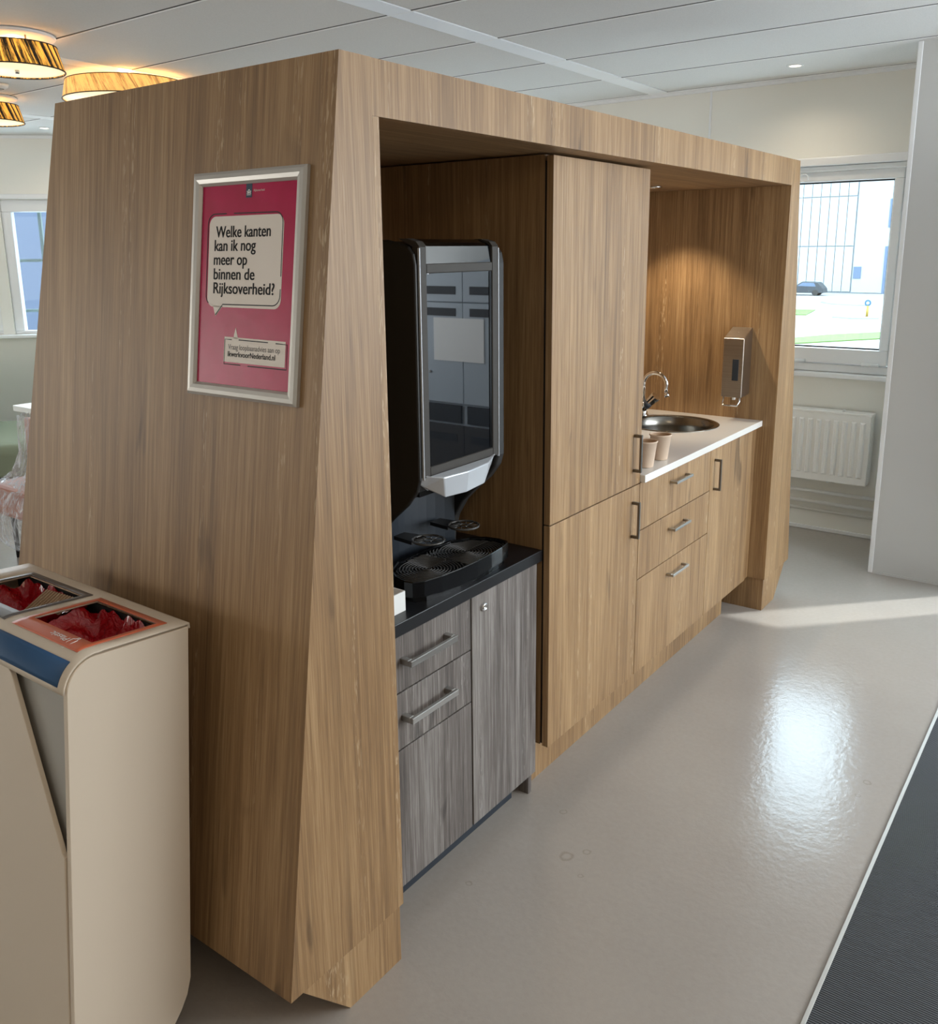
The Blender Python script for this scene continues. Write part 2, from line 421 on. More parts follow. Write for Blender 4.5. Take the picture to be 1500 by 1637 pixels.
# right wall with a window and an added unseen opening (inside face x = XW)
WY0, WY1, WZ0, WZ1 = -.20, 1.28, .955, 2.10
wall_grid('wall_right', (XW, -.4), (XW, 4.47), ZC, .2, [(WY0+.4, WY1+.4, WZ0, WZ1), (2.2, 4.4, WZ0, WZ1)], 'wall_paint')
box('trim_1', 'white_paint', None, XW-.004, XW, .937, .949, 2.14, ZC-.01)['kind'] = 'structure'
box('baseboard_right', 'skirting', None, XW-.018, XW, -.28, 4.4, 0, .118, .003)['kind'] = 'structure'
box('trim_2', 'white_paint', None, XW-.03, XW, -.28, 4.4, 0, .022, .003)['kind'] = 'structure'
box('trim_3', 'white_paint', None, XW-.02, XW, -.28, 4.4, ZC-.022, ZC-.004)['kind'] = 'structure'
# entrance wall (inside face x = XE), sidelight beside the door
wall_grid('wall_entrance', (XE, -3.4), (XE, -.28), ZC, .03, [(3.4-1.085, 3.4-.79, .06, 2.1)], 'wall_paint_grey')
box('wall_return', 'wall_paint_grey', None, XE+.031, XW+.2, -.44, -.28, 0, ZC)['kind'] = 'structure'
MB().box(XE-.003, XE+.02, -.30, -.277, 0, ZC-.006).build('trim_4', 'white_paint', None, .004)['kind'] = 'structure'
box('baseboard_entrance', 'wall_paint_grey', None, XE-.004, XE, -.72, -.305, 0, .012)['kind'] = 'structure'
wall_grid('wall_front', (-4.6, -3.4), (XE, -3.4), ZC, .2, [], 'wall_paint')
wall_grid('wall_left', (-4.6, 9.4), (-4.6, -3.4), ZC, .2, [], 'wall_paint')
wall_grid('wall_rear', (-.91, 9.4), (-4.6, 9.4), ZC, .2, [], 'wall_paint')
# diagonal wall x+y = 8.49
S2 = math.sqrt(2)
DA = (XW, 8.49-XW); DB = (-.91, 9.4); dlen = (DA[0]-DB[0])*S2
sx = lambda x: (XW-x)*S2      # distance along the wall of the point with this x
holes = []
for x1 in (3.72, 2.47+1.02, 1.0): pass
HW = [(sx(3.55), sx(2.362), 1.03, 2.09), (sx(2.30), sx(1.1), 1.03, 2.09), (sx(1.03), sx(-.15), 1.03, 2.09)]
wall_grid('wall_diagonal', DA, DB, ZC, .2, HW, 'wall_paint')
dm = Matrix(((-1/S2, 1/S2, 0, XW), (1/S2, 1/S2, 0, 8.49-XW), (0, 0, 1, 0), (0, 0, 0, 1)))   # local: X along the wall, Y outward, Z up
def dbox(name, mat, parent, s0, s1, n0, n1, z0, z1, bevel=0, kind=False):
    m = MB().box(s0, s1, n0, n1, z0, z1); m.v = [dm @ p for p in m.v]; o = m.build(name, mat, parent, bevel)
    if kind: o['kind'] = 'structure'
    return o
dbox('trim_5', 'white_paint', None, .1, dlen-.2, -.03, 0, 2.094, 2.13, .004, True)
dbox('trim_6', 'white_paint', None, .1, dlen-.2, -.012, 0, 2.55, 2.573, 0, True)
dbox('trim_7', 'white_paint', None, .1, dlen-.2, -.10, 0, 1.005, 1.028, .004, True)
dbox('baseboard_diagonal', 'skirting', None, .1, dlen-.2, -.018, 0, 0, .11, .003, True)
def dwindow(i, s0, s1):
    w_ = struct('window_%d' % i, dm @ Vector(((s0+s1)/2, .06, 1.03)))
    z0, z1 = 1.03, 2.09
    for a in ((s0, s1, z0, z0+.025), (s0, s1, z1-.095, z1), (s0, s0+.075, z0+.025, z1-.095), (s1-.075, s1, z0+.025, z1-.095)):
        dbox('window_frame', 'white_paint', w_, a[0], a[1], .01, .09, a[2], a[3], .006)
    dbox('pane', 'window_glass', w_, s0+.07, s1-.07, .05, .056, z0+.02, z1-.09)
dwindow(2, HW[0][0], HW[0][1]); dwindow(3, HW[1][0], HW[1][1]); dwindow(4, HW[2][0], HW[2][1])

# right window: frame, sash, hinges, blind cassette
w1 = struct('window_1', (XW, .5, WZ0))
for (a, b, c, d_) in ((WY0, WY1, WZ0, WZ0+.045), (WY0, WY1, WZ1-.03, WZ1), (WY0, WY0+.04, WZ0+.045, WZ1-.03), (WY1-.04, WY1, WZ0+.045, WZ1-.03)):
    box('window_frame', 'white_paint', w1, XW-.012, XW+.08, a, b, c, d_, .004)
gy0, gy1, gz0, gz1 = -.112, 1.19, 1.092, 2.012
for (a, b, c, d_) in ((WY0+.04, WY1-.04, WZ0+.05, gz0), (WY0+.04, WY1-.04, gz1, WZ1-.032), (WY0+.04, gy0, gz0, gz1), (gy1, WY1-.04, gz0, gz1)):
    box('sash', 'white_paint', w1, XW-.03, XW+.05, a, b, c, d_, .006)
box('pane', 'window_glass', w1, XW+.005, XW+.012, gy0-.005, gy1+.005, gz0-.005, gz1+.005)
for (a, b, c, d_) in ((gy0, gy1, gz0, gz0+.008), (gy0, gy1, gz1-.008, gz1), (gy0, gy0+.006, gz0, gz1)):
    box('gasket', 'rubber', w1, XW-.004, XW+.0045, a, b, c, d_)
for yy in (-.10, .30):
    MB().tube([(XW-.038, yy-.02, 1.012), (XW-.038, yy+.07, 1.012)], .011, 12).build('hinge', 'white_metal', w1)
box('blind_cassette', 'white_paint', w1, XW-.07, XW, -.24, 1.32, 2.095, 2.14, .006)
box('blind_rail', 'white_metal', w1, XW-.05, XW-.005, -.24, 1.32, 2.066, 2.093, .004)
MB().tube([(XW-.06+.0*k, .355+.022*math.cos(k*math.pi/6), 2.035+.022*math.sin(k*math.pi/6)) for k in range(-3, 8)], .004, 8).build('window_catch', 'white_paint', w1)
box('window_catch_arm', 'white_paint', w1, XW-.045, XW-.03, .385, .40, 1.93, 2.06, .003)
box('window_board', 'white_paint', w1, XW-.06, XW, -.27, 1.36, .925, .953, .004)
w6 = struct('window_6', (XW, 2.9, WZ0))  # unseen window behind the block, added to let more light in
for (a, b, c, d_) in ((1.8, 4.0, WZ0, WZ0+.06), (1.8, 4.0, WZ1-.06, WZ1), (1.8, 1.87, WZ0+.06, WZ1-.06), (3.93, 4.0, WZ0+.06, WZ1-.06), (2.87, 2.94, WZ0+.06, WZ1-.06)): box('window_frame', 'white_paint', w6, XW+.0, XW+.08, a, b, c, d_, .004)
box('pane', 'window_glass', w6, XW+.03, XW+.036, 1.86, 3.94, WZ0+.05, WZ1-.05)
# sidelight glazing beside the entrance
w5 = struct('window_5', (XE+.08, -.94, .06))
box('pane', 'window_glass', w5, XE+.012, XE+.018, -1.085, -.79, .06, 2.1)

# ------------------------------------------------------------------ radiator and pipes
rad = thing('radiator', 'white ribbed panel radiator on the wall below the window', 'radiator', (XW-.07, .4, .33))
rx = XW-.105
MB().box(rx, rx+.03, -.125, 1.18, .325, .735).build('panel', 'radiator_white', rad, .006)
m = MB(); ny = 26; y0, y1 = -.098, 1.15
for k in range(ny):
    a = y0+(y1-y0)*k/ny; b_ = a+(y1-y0)/ny*.62
    m.loft([[(rx-.001, a, .368), (rx-.001, b_, .368), (rx-.001, b_, .692), (rx-.001, a, .692)], [(rx-.010, a+.009, .376), (rx-.010, b_-.009, .376), (rx-.010, b_-.009, .684), (rx-.010, a+.009, .684)]])
m.build('ribs', 'radiator_white', rad)
box('top_grille', 'radiator_white', rad, rx-.004, XW-.02, -.128, 1.183, .728, .742, .004)
box('end_cover', 'radiator_white', rad, rx+.03, XW-.02, -.127, -.118, .33, .735, .003)
MB().tube([(rx+.02, .03, .742), (rx+.02, .03, .755)], .008, 10).build('bleed_valve', 'white_metal', rad)
MB().tube([(rx+.015, .07+.018*math.cos(k*math.pi/6), .318+.018*math.sin(k*math.pi/6)) for k in range(0, 7)], .005, 8).build('clip', 'white_metal', rad)
for z_, lb in ((.245, 'upper white heating pipe running under the radiator'), (.180, 'lower white heating pipe running under the radiator')):
    p = MB().tube([(XW-.045, -.279, z_), (XW-.045, 2.4, z_)], .0105, 12).build('heating_pipe', 'radiator_white'); tag(p, lb, 'pipe', 'heating pipes under the radiator')
p = MB().tube([(XW-.03, -.279, .128), (XW-.03, 2.4, .128)], .009, 10).build('cable_pipe', 'skirting'); tag(p, 'thin cream pipe lying on top of the skirting board', 'pipe')

# ------------------------------------------------------------------ the wooden block
H, HJ, A_, B_, C_, IP, ZO, LN = 2.0185, .155, .1028, .3564, .1814, .0057, 1.914, 2.587
BY = lambda z: .951+.1285*(H-z)
XO = lambda z: A_+(B_-A_)*(H-z)/(H-HJ)
blk = thing('kitchen_block', 'oak-veneered kitchen block with slanted outer sides and an open front', 'kitchen block', (LN/2, .5, 0))
t = .018; SG = 1
for sgn in (0, 1):
    fx = (lambda x: x) if sgn == 0 else (lambda x: LN-x)
    MB().loft([[(fx(-A_), 0, H), (fx(-B_), 0, HJ), (fx(-B_), BY(HJ), HJ), (fx(-A_), BY(H), H)], [(fx(-A_+t), t, H), (fx(-B_+t), t, HJ), (fx(-B_+t), BY(HJ), HJ), (fx(-A_+t), BY(H), H)]]).build('side_panel', 'oak_side', blk)
    MB().loft([[(fx(-A_), 0, H), (fx(-B_), 0, HJ), (fx(-t-.0003), 0, HJ), (fx(-t-.0003), 0, H)], [(fx(-A_+t), t, H), (fx(-B_+t), t, HJ), (fx(-t-.0003), t, HJ), (fx(-t-.0003), t, H)]]).build('jamb_panel', 'oak', blk)
box('lintel_panel', 'oak', blk, -t, LN+t, 0, t, ZO, H-.0005)
box('inner_side_panel', 'oak', blk, -t, 0, .0, .72, HJ, ZO-.0005)
box('inner_side_panel', 'oak', blk, LN, LN+t, .0, .72, HJ, ZO-.0005)
box('inner_ceiling', 'oak_x', blk, -t, LN+t, t+.0005, .72, ZO, ZO+t)
box('inner_back', 'oak', blk, 0, LN, .7205, .738, 0, ZO)
MB().slab([(-A_, 0.0005, H), (LN+A_, 0.0005, H), (LN+A_, BY(H), H), (-A_, BY(H), H)], -.0) if False else None
MB().prism([(-A_+.02, t+.001), (LN+A_-.02, t+.001), (LN+A_-.02, BY(H)-.02), (-A_+.02, BY(H)-.02)], 'Z', H-t, H-.001).build('top_panel', 'oak_x', blk)
MB().slab([(-A_+.02, BY(H), H), (-B_+.02, BY(HJ), HJ), (LN+B_-.02, BY(HJ), HJ), (LN+A_-.02, BY(H), H)], t).build('back_panel', 'oak', blk)
for sgn in (0, 1):
    fx = (lambda x: x) if sgn == 0 else (lambda x: LN-x)
    bot = [(fx(-C_), .007, 0), (fx(-IP), .007, 0), (fx(-IP), .72, 0), (fx(-C_), .98, 0)]
    top = [(fx(-B_+.032), .007, HJ-.0005), (fx(-IP), .007, HJ-.0005), (fx(-IP), .72, HJ-.0005), (fx(-B_+.032), BY(HJ)-.03, HJ-.0005)]
    MB().loft([bot, top]).build('plinth', 'oak', blk)

# ------------------------------------------------------------------ handles
def u_handle(parent, p, length, axis, stand=.030, sec=.010, mat='steel', y=.075):
    """square U handle; p=(x,z) of the first foot on the door face y"""
    x, z = p; h = sec/2; m = MB()
    if axis == 'X':
        m.box(x, x+length, y-stand, y-stand+sec*.8, z-h, z+h)
        for q in (x, x+length-sec): m.box(q, q+sec, y-stand+sec*.8, y, z-h, z+h)
    else:
        m.box(x-h, x+h, y-stand, y-stand+sec*.8, z, z+length)
        for q in (z, z+length-sec): m.box(x-h, x+h, y-stand+sec*.8, y, q, q+sec)
    return m.build('handle', mat, parent, .0012, 1)

# ------------------------------------------------------------------ tall cabinet
XT0, XT1, YD = .778, 1.378, .075
tall = thing('tall_cabinet', 'tall oak fridge cabinet with two doors, between coffee machine and sink', 'cabinet', ((XT0+XT1)/2, .4, 0))
box('carcass', 'oak', tall, XT0+.004, XT1-.002, YD+.030, .7195, HJ+.001, ZO-.004)
box('gasket', 'black_gap', tall, XT0+.008, XT1-.004, YD+.021, YD+.030, HJ+.004, ZO-.02)
du = box('door', 'oak', tall, XT0+.001, XT1-.0015, YD, YD+.021, .8755, ZO-.007, .001)
dl = box('door', 'oak', tall, XT0+.001, XT1-.0015, YD, YD+.021, HJ, .8715, .001)
box('shadow_gap', 'black_gap', tall, XT0+.006, XT1-.006, YD+.006, YD+.0205, .8718, .8752)
box('plinth', 'oak', tall, XT0-.001, XT1, .148, .166, 0, HJ-.0005)
u_handle(du, (1.322, .925), .130, 'Z', mat='steel_dark'); u_handle(dl, (1.322, .691), .130, 'Z', mat='steel_dark')

# ------------------------------------------------------------------ drawer cabinet and sink cabinet
XQ, XE2 = 2.032, 2.534
dr = thing('drawer_cabinet', 'oak base cabinet with three drawers under the white worktop', 'cabinet', ((XT1+XQ)/2, .4, 0))
box('carcass', 'oak', dr, XT1+.001, XQ-.002, YD+.022, .70, HJ+.001, .874)
for z0, z1, hz in ((.700, .873, .822), (.520, .6965, .640), (HJ, .5165, .461)):
    d_ = box('drawer_front', 'oak', dr, XT1+.002, XQ-.0015, YD, YD+.020, z0, z1, .001)
    u_handle(d_, (1.632, hz), .150, 'X', mat='steel')
box('plinth', 'oak', dr, XT1+.0005, XQ-.001, .148, .166, 0, HJ-.0005)
sk = thing('sink_cabinet', 'oak base cabinet with one door below the round sink', 'cabinet', ((XQ+XE2)/2, .4, 0))
box('carcass', 'oak', sk, XQ+.001, LN-.001, YD+.022, .70, HJ+.001, .70)
d_ = box('door', 'oak', sk, XQ+.0015, XE2, YD, YD+.020, HJ, .873, .001)
u_handle(d_, (2.076, .692), .132, 'Z', mat='steel_dark')
box('filler_strip', 'oak', sk, XE2+.003, LN-.0005, YD+.006, YD+.022, HJ, .873)
box('plinth', 'oak', sk, XQ, 2.45, .148, .166, 0, HJ-.0005)

# worktop with the round cut-out, built as an annulus patch
SCX, SCY, SR = 2.30, .365, .193
wt = MB(); zt, zb_ = .903, .877; x0, x1, y0, y1 = XT1, LN-.0005, .056, .719
N = 64
def ray_rect(a):
    c, s = math.cos(a), math.sin(a); ts = []
    if c > 1e-9: ts.append((x1-SCX)/c)
    if c < -1e-9: ts.append((x0-SCX)/c)
    if s > 1e-9: ts.append((y1-SCY)/s)
    if s < -1e-9: ts.append((y0-SCY)/s)
    q = min(ts); return (SCX+c*q, SCY+s*q)
angs = sorted([2*math.pi*k/N for k in range(N)]+[math.atan2(yy-SCY, xx-SCX) % (2*math.pi) for xx in (x0, x1) for yy in (y0, y1)])
outer = [ray_rect(a) for a in angs]; inner = [(SCX+SR*math.cos(a), SCY+SR*math.sin(a)) for a in angs]
L_ = lambda pts, z: [(p[0], p[1], z) for p in pts]
wt.loft([L_(inner, zb_), L_(outer, zb_), L_(outer, zt), L_(inner, zt)], caps=False, closed=True)
o = wt.build('worktop', 'worktop_white', None, .001, 1); tag(o, 'white worktop with a round cut-out for the sink', 'worktop')
# sink
sink = thing('sink', 'round stainless steel sink bowl set into the white worktop', 'sink', (SCX, SCY, .73))
MB().lathe([(SR-.010, .903), (SR+.010, .9035), (SR+.012, .905), (SR+.004, .9065), (SR-.006, .905), (SR-.012, .899), (SR-.018, .86), (SR-.022, .79), (SR-.045, .755), (SR-.10, .742), (.03, .738), (.0, .738)], (SCX, SCY, 0), 64).build('bowl', 'sink_steel', sink)
MB().lathe([(.034, .739), (.034, .743), (.026, .7435), (.022, .741), (.0, .741)], (SCX, SCY, 0), 24).build('drain', 'chrome', sink)
# tap
TX, TY = 2.41, .557
tap = thing('tap', 'chrome mixer tap with a swan-neck spout and two ribbed knobs', 'tap', (TX, TY, .903))
MB().lathe([(.0, .0), (.026, 0), (.026, .006), (.020, .010), (.020, .03), (.024, .045), (.020, .062), (.011, .07), (.0, .07)], (TX, TY, .903), 24).build('body', 'chrome', tap)
sp = [(TX, TY, .97), (TX, TY, 1.05)]
for k in range(0, 13):
    a = math.pi-k*math.pi*1.10/12; sp.append((TX, TY-.056-.056*math.cos(a), 1.055+.052*math.sin(a)))
sp.append((TX, sp[-1][1]-.004, sp[-1][2]-.022))
MB().tube(sp, .0095, 12).build('spout', 'chrome', tap)
e_ = sp[-1]; MB().tube([e_, (e_[0], e_[1]-.004, e_[2]-.016)], .0125, 12).build('aerator', 'chrome', tap)
for sgn in (1, -1):
    dirv = Vector((0, -sgn*.72, .69)); base = Vector((TX, TY, .94))
    MB().tube([base+dirv*.012, base+dirv*.038], [.019, .021], 16).build('knob_collar', 'plug_navy', tap)
    m = MB(); up_ = dirv.normalized(); u = Vector((1, 0, 0)); v = up_.cross(u); pr = []
    loops = []
    for q, rr in ((.038, .019), (.085, .024)):
        loops.append([base+up_*q+(u*math.cos(a)+v*math.sin(a))*rr*(1 if k % 2 else .82) for k, a in enumerate([2*math.pi*j/20 for j in range(20)])])
    m.loft(loops).build('knob', 'chrome', tap)
# cups
def cup(cx, cy, lb):
    c = thing('paper_cup', lb, 'cup', (cx, cy, .903), 'paper cups on the white worktop')
    M_ = [(.0, .001), (.027, .001), (.028, .003), (.0385, .090), (.041, .091), (.041, .095), (.0385, .096), (.0372, .092)]
    MB().lathe([(r, z+.903) for r, z in M_], (cx, cy, 0), 32).build('cup_wall', 'cup_paper', c)
    MB().lathe([(.0372, .995), (.0268, .908), (.0, .908)], (cx, cy, 0), 32).build('cup_inside', 'cup_inside', c)
cup(1.497, .113, 'beige paper cup half hidden behind the door handle'); cup(1.632, .119, 'beige paper cup standing fully in view beside the sink')
# soap dispenser
sd = thing('soap_dispenser', 'brushed steel soap dispenser on the oak side panel above the worktop', 'soap dispenser', (LN, .17, 1.01))
xf, xr = 2.482, LN-.001; ya, yb_ = .124, .217
MB().prism([(xr, 1.018), (xf, 1.012), (xf, 1.274), (xr, 1.316)], 'Y', ya, yb_).build('housing', 'brushed_steel', sd, .004, 3)
box('level_window', 'plug_navy', sd, xf-.0015, xf+.004, .143, .171, 1.088, 1.182, .001)
MB().tube([(xf+.012, .133, 1.012), (xf+.006, .133, .995), (xf-.012, .137, .978), (xf-.012, .204, .978), (xf+.006, .208, .995), (xf+.012, .208, 1.012)], .004, 10).build('press_bar', 'chrome', sd)
MB().tube([(xf+.035, .17, 1.012), (xf+.035, .17, .998)], .008, 12).build('nozzle', 'paper_white', sd)
MB().tube([(2.53, .17, 1.2945), (2.531, .17, 1.2965)], .003, 10).build('lock_pin', 'chrome', sd)
# spot in the niche ceiling
sl = thing('niche_spotlight', 'small lit spotlight in the oak niche ceiling above the sink', 'spotlight', (2.238, .464, ZO-.004))
MB().lathe([(.022, ZO-.0005), (.036, ZO-.0005), (.036, ZO-.006), (.026, ZO-.008), (.022, ZO-.004)], (2.238, .464, 0), 24, closed=True).build('rim', 'chrome', sl)
MB().lathe([(.0, ZO-.003), (.022, ZO-.003)], (2.238, .464, 0), 24).build('lens', 'led_glow', sl)
lo = lamp('niche_spot_light', 'SPOT', (2.238, .464, ZO-.012), 17, (1, .84, .60), (.28, -.04, -1), spot_size=math.radians(84), spot_blend=.6, shadow_soft_size=.02)

# ------------------------------------------------------------------ coffee cabinet
YC = .106
cc = thing('coffee_cabinet', 'grey pine base cabinet with two drawers and a black top', 'cabinet', (.39, .4, 0))
XL, XM, XR = .03, .4275, .758
box('carcass', 'dark_pine', cc, XL, XR-.004, YC+.021, .70, .072, .7625)
box('side_panel', 'grey_pine', cc, XR-.022, XR-.004, YC+.012, .70, 0, .0715)
for z0, z1, hz in ((.6135, .760, .694), (.4605, .6095, .543)):
    d_ = box('drawer_front', 'grey_pine', cc, XL, XM-.0035, YC, YC+.019, z0, z1, .001)
    m = MB(); h = .008; xa, xb2, st_ = .135, .322, .036
    m.box(xa, xb2, YC-st_, YC-st_+.010, hz-h, hz+h)
    for q in (xa, xb2-.016): m.box(q, q+.016, YC-st_+.010, YC, hz-h, hz+h)
    m.build('handle', 'steel', d_, .001, 1)
box('door', 'grey_pine', cc, XL, XM-.0035, YC, YC+.019, .072, .4565, .001)
d_ = box('door', 'grey_pine', cc, XM+.0035, XR, YC, YC+.019, .072, .760, .001)
MB().lathe([(.0, .0), (.005, .0), (.006, .004), (.0105, .004), (.0115, 0), (.0115, -.004)], (.483, YC-.0045, .717), 20, m=Matrix.Rotation(math.radians(90), 3, 'X')).build('lock', 'chrome', d_)
box('plinth', 'plug_navy', cc, XL, .69, .150, .166, 0, .0715)
box('drawer_gap', 'black_gap', cc, XM-.003, XM+.003, YC+.004, YC+.0205, .072, .76)
box('black_top', 'granite_black', cc, .004, XT0-.0005, .098, .719, .763, .797, .0015)

# ------------------------------------------------------------------ coffee machine
ZB = .797
cm = thing('coffee_machine', 'tall black coffee machine with a dark glass front on the black top', 'coffee machine', (.44, .4, ZB))
prof = [(.60, ZB), (.60, 1.688), (.215, 1.688), (.185, 1.682), (.150, 1.672), (.136, 1.655), (.131, 1.63), (.131, 1.115), (.140, 1.085), (.170, 1.045), (.215, 1.005), (.255, .965), (.285, .915), (.30, .86), (.303, ZB)]
MB().prism(prof, 'X', .256, .268).build('side_shell', 'black_plastic', cm, .006, 3)
MB().prism(prof, 'X', .596, .626).build('side_shell', 'shell_grey', cm, .006, 3)
MB().prism([(.60, 1.06), (.60, 1.684), (.20, 1.684), (.166, 1.665), (.151, 1.63), (.151, 1.09), (.17, 1.06)], 'X', .268, .596).build('body', 'black_plastic', cm)
# curved recess back
m = MB(); loops = []
for k in range(13):
    a = -1+2*k/12; loops.append([(.432+.164*a, .335-.05*a*a, ZB), (.432+.164*a, .335-.05*a*a, 1.0), (.432+.164*a, .33-.10*a*a, 1.0595), (.432+.164*a, .46, 1.0595), (.432+.164*a, .46, ZB)])
m.loft(loops, smooth=False).build('recess_panel', 'recess_plastic', cm)
# front door frame with two openings
YF = .128; fx0, fx1, fz0, fz1 = .270, .593, 1.118, 1.672
g0, g1 = .296, .566
df = MB()
for (a, b, c, d_) in ((fx0, g0, fz0, fz1), (g1, fx1, fz0, fz1), (g0, g1, 1.610, 1.632), (g0, g1, fz0, 1.142)):
    df.box(a, b, YF, .150, c, d_)
df = df.build('door_frame', 'bezel', cm, .0015, 1)
MB().prism([(YF, 1.672), (.150, 1.672), (.19, 1.690), (.165, 1.690), (.138, 1.683)], 'X', fx0, g0).build('door_cap', 'bezel', cm)
MB().prism([(YF, 1.672), (.150, 1.672), (.19, 1.690), (.165, 1.690), (.138, 1.683)], 'X', g1, fx1).build('door_cap', 'bezel', cm)
MB().prism([(YF+.004, 1.632), (.1505, 1.632), (.1505, 1.672), (.145, 1.679), (YF+.008, 1.672)], 'X', g0, g1).build('top_glass', 'machine_glass', cm)
MB().prism([(YF+.0085, 1.673), (.146, 1.680), (.17, 1.688), (.19, 1.690), (.19, 1.684), (.15, 1.672)], 'X', g0, g1).build('top_cap', 'gloss_black', cm)
box('display_glass', 'machine_glass', cm, g0, g1, YF+.004, .149, 1.1425, 1.6095)
box('glass_edge', 'gloss_black', cm, g1-.010, g1-.0005, YF+.0025, YF+.0039, 1.143, 1.609)
for xx in (fx0, fx1):
    box('trim_strip', 'silver_plastic', cm, xx-.0022, xx+.0006, YF-.002, YF+.004, fz0-.004, fz1-.004, .0006)
# silver spout cover
sv = MB()
T = [(fx0-.002, .135, 1.126), (fx0+.014, .120, 1.122), (.312, .098, 1.117), (.40, .088, 1.117), (.505, .098, 1.117), (.56, .120, 1.122), (fx1+.002, .135, 1.126), (fx1-.01, .150, 1.126), (.505, .140, 1.112), (.312, .140, 1.112), (fx0+.01, .150, 1.126)]
Bq = [(fx0+.004, .150, 1.098), (fx0+.02, .145, 1.088), (.322, .104, 1.062), (.40, .095, 1.060), (.490, .104, 1.062), (.545, .145, 1.088), (fx1-.006, .150, 1.098), (fx1-.02, .16, 1.098), (.49, .16, 1.075), (.322, .16, 1.075), (fx0+.03, .16, 1.098)]
sv.loft([Bq, T]).build('spout_cover', 'silver_plastic', cm, .003, 2)
MB().prism([(.29, 1.0605), (.575, 1.0605), (.575, 1.086), (.29, 1.086)], 'Y', .161, .33).build('outlet_block', 'gloss_black', cm)
# cup racks
for cx in (.368, .524):
    cz, cy = .921, .199
    r_ = MB().tube([(cx+.042*math.cos(2*math.pi*k/36), cy+.042*math.sin(2*math.pi*k/36), cz) for k in range(36)], .0032, 8, closed=True)
    r_.tube([(cx+.012*math.cos(2*math.pi*k/20), cy+.012*math.sin(2*math.pi*k/20), cz) for k in range(20)], .002, 6, closed=True)
    for k in range(10):
        a = 2*math.pi*k/10+.2; r_.tube([(cx+.012*math.cos(a), cy+.012*math.sin(a), cz), (cx+.041*math.cos(a+.25), cy+.041*math.sin(a+.25), cz)], .0016, 6)
    q = r_.build('cup_rack', 'grille_metal', cm)
    MB().prism([(cx-.03, .232), (cx+.03, .232), (cx+.022, .30), (cx-.022, .30)], 'Z', cz-.012, cz-.002).build('rack_arm', 'black_plastic', q)
# drip tray
outl = [(.232, .170), (.236, .146), (.262, .128), (.32, .115), (.39, .108), (.46, .106), (.53, .109), (.59, .115), (.632, .124), (.648, .136), (.652, .165), (.645, .205), (.615, .245), (.56, .272), (.44, .285), (.33, .278), (.27, .25), (.243, .21)]
ctr = Vector((.44, .19))
off = lambda k: [tuple(ctr+(Vector(p)-ctr)*k) for p in outl]
Lz = lambda pts, z: [(p[0], p[1], z) for p in pts]
MB().loft([Lz(off(.93), ZB), Lz(off(.93), ZB+.014), Lz(off(1), ZB+.016), Lz(off(1), ZB+.056), Lz(off(.985), ZB+.058), Lz(off(.955), ZB+.056), Lz(off(.95), ZB+.046)], caps=True).build('drip_tray', 'gloss_black', cm)
g_ = MB()
def inside(x, y, poly):
    r = False; j = len(poly)-1
    for i in range(len(poly)):
        (xi, yi), (xj, yj) = poly[i], poly[j]
        if (yi > y) != (yj > y) and x < (xj-xi)*(y-yi)/(yj-yi)+xi: r = not r
        j = i
    return r
pin = off(.94)
for (cx, cy, x_lo, x_hi) in ((.355, .19, 0, .44), (.525, .19, .44, 9)):
    for j in range(1, 15):
        rr = .0085*j; seg = []; n_ = max(16, int(rr*900))
        for k in range(n_+1):
            a = 2*math.pi*k/n_; p = (cx+rr*math.cos(a), cy+rr*math.sin(a))
            if inside(p[0], p[1], pin) and x_lo <= p[0] < x_hi: seg.append((p[0], p[1], ZB+.050))
            else:
                if len(seg) > 2: g_.tube(seg, .0017, 5)
                seg = []
        if len(seg) > 2: g_.tube(seg, .0017, 5)
    for a in (.4, 2.0, 3.5, 5.2): g_.tube([(cx, cy, ZB+.048), (cx+.045*math.cos(a), cy+.045*math.sin(a), ZB+.048)], .0014, 5)
g_.build('drip_grille', 'grille_metal', cm)
# white label strip with small print on the right-hand shell
lbm = box('label_strip', 'paper_white', cm, .6285, .6295, .150, .172, 1.475, 1.562)
box('label_strip', 'paper_white', cm, .601, .6275, .1435, .1448, 1.475, 1.562)
for k in range(6): box('print_line', 'ink_dark', cm, .606, .612+.004*(k % 3), .1428, .1434, 1.482+.013*k, 1.488+.013*k)

# small white box beside the tray
wb = thing('napkin_box', 'small white open box on the black top beside the drip tray', 'box', (.155, .18, ZB))
m = MB()
for (a, b, c, d_) in ((.110, .113, .137, .215), (.194, .197, .137, .215), (.113, .194, .137, .140), (.113, .194, .212, .215)): m.box(a, b, c, d_, ZB+.0005, ZB+.052)
m.box(.113, .194, .140, .212, ZB+.0005, ZB+.003); m.build('box_wall', 'paper_white', wb)

# ------------------------------------------------------------------ poster in snap frame
lean = (B_-A_)/(H-HJ); nn = math.sqrt(1+lean*lean)
r_ = Vector((0, -1, 0)); u_ = Vector((lean, 0, 1))/nn; n_ = Vector((-1, 0, lean))/nn
PM = Matrix((r_, u_, n_)).transposed().to_4x4(); zc_ = 1.3695
PM.translation = Vector((-A_-lean*(H-zc_), .2255, zc_))+n_*.0005
po = thing('poster_frame', 'silver snap frame with a pink recruitment poster on the slanted oak side', 'poster', m=PM)
W2, HH, fw_ = .168, .4555, .027
def prof_bar(a, b, inw):
    """mitred convex frame bar from a to b (outer edge), inw = inward direction"""
    a, b, inw = Vector(a), Vector(b), Vector(inw); d = (b-a).normalized(); loops = []
    for p, s in ((a, 1), (b, -1)):
        L = []
        for q, z in ((0, 0), (0, .008), (.006, .0125), (.014, .0135), (.022, .0115), (fw_, .006), (fw_, 0)):
            v = p+inw*q+d*s*q; L.append((v.x, v.y, z))
        loops.append(L)
    return MB().loft(loops)
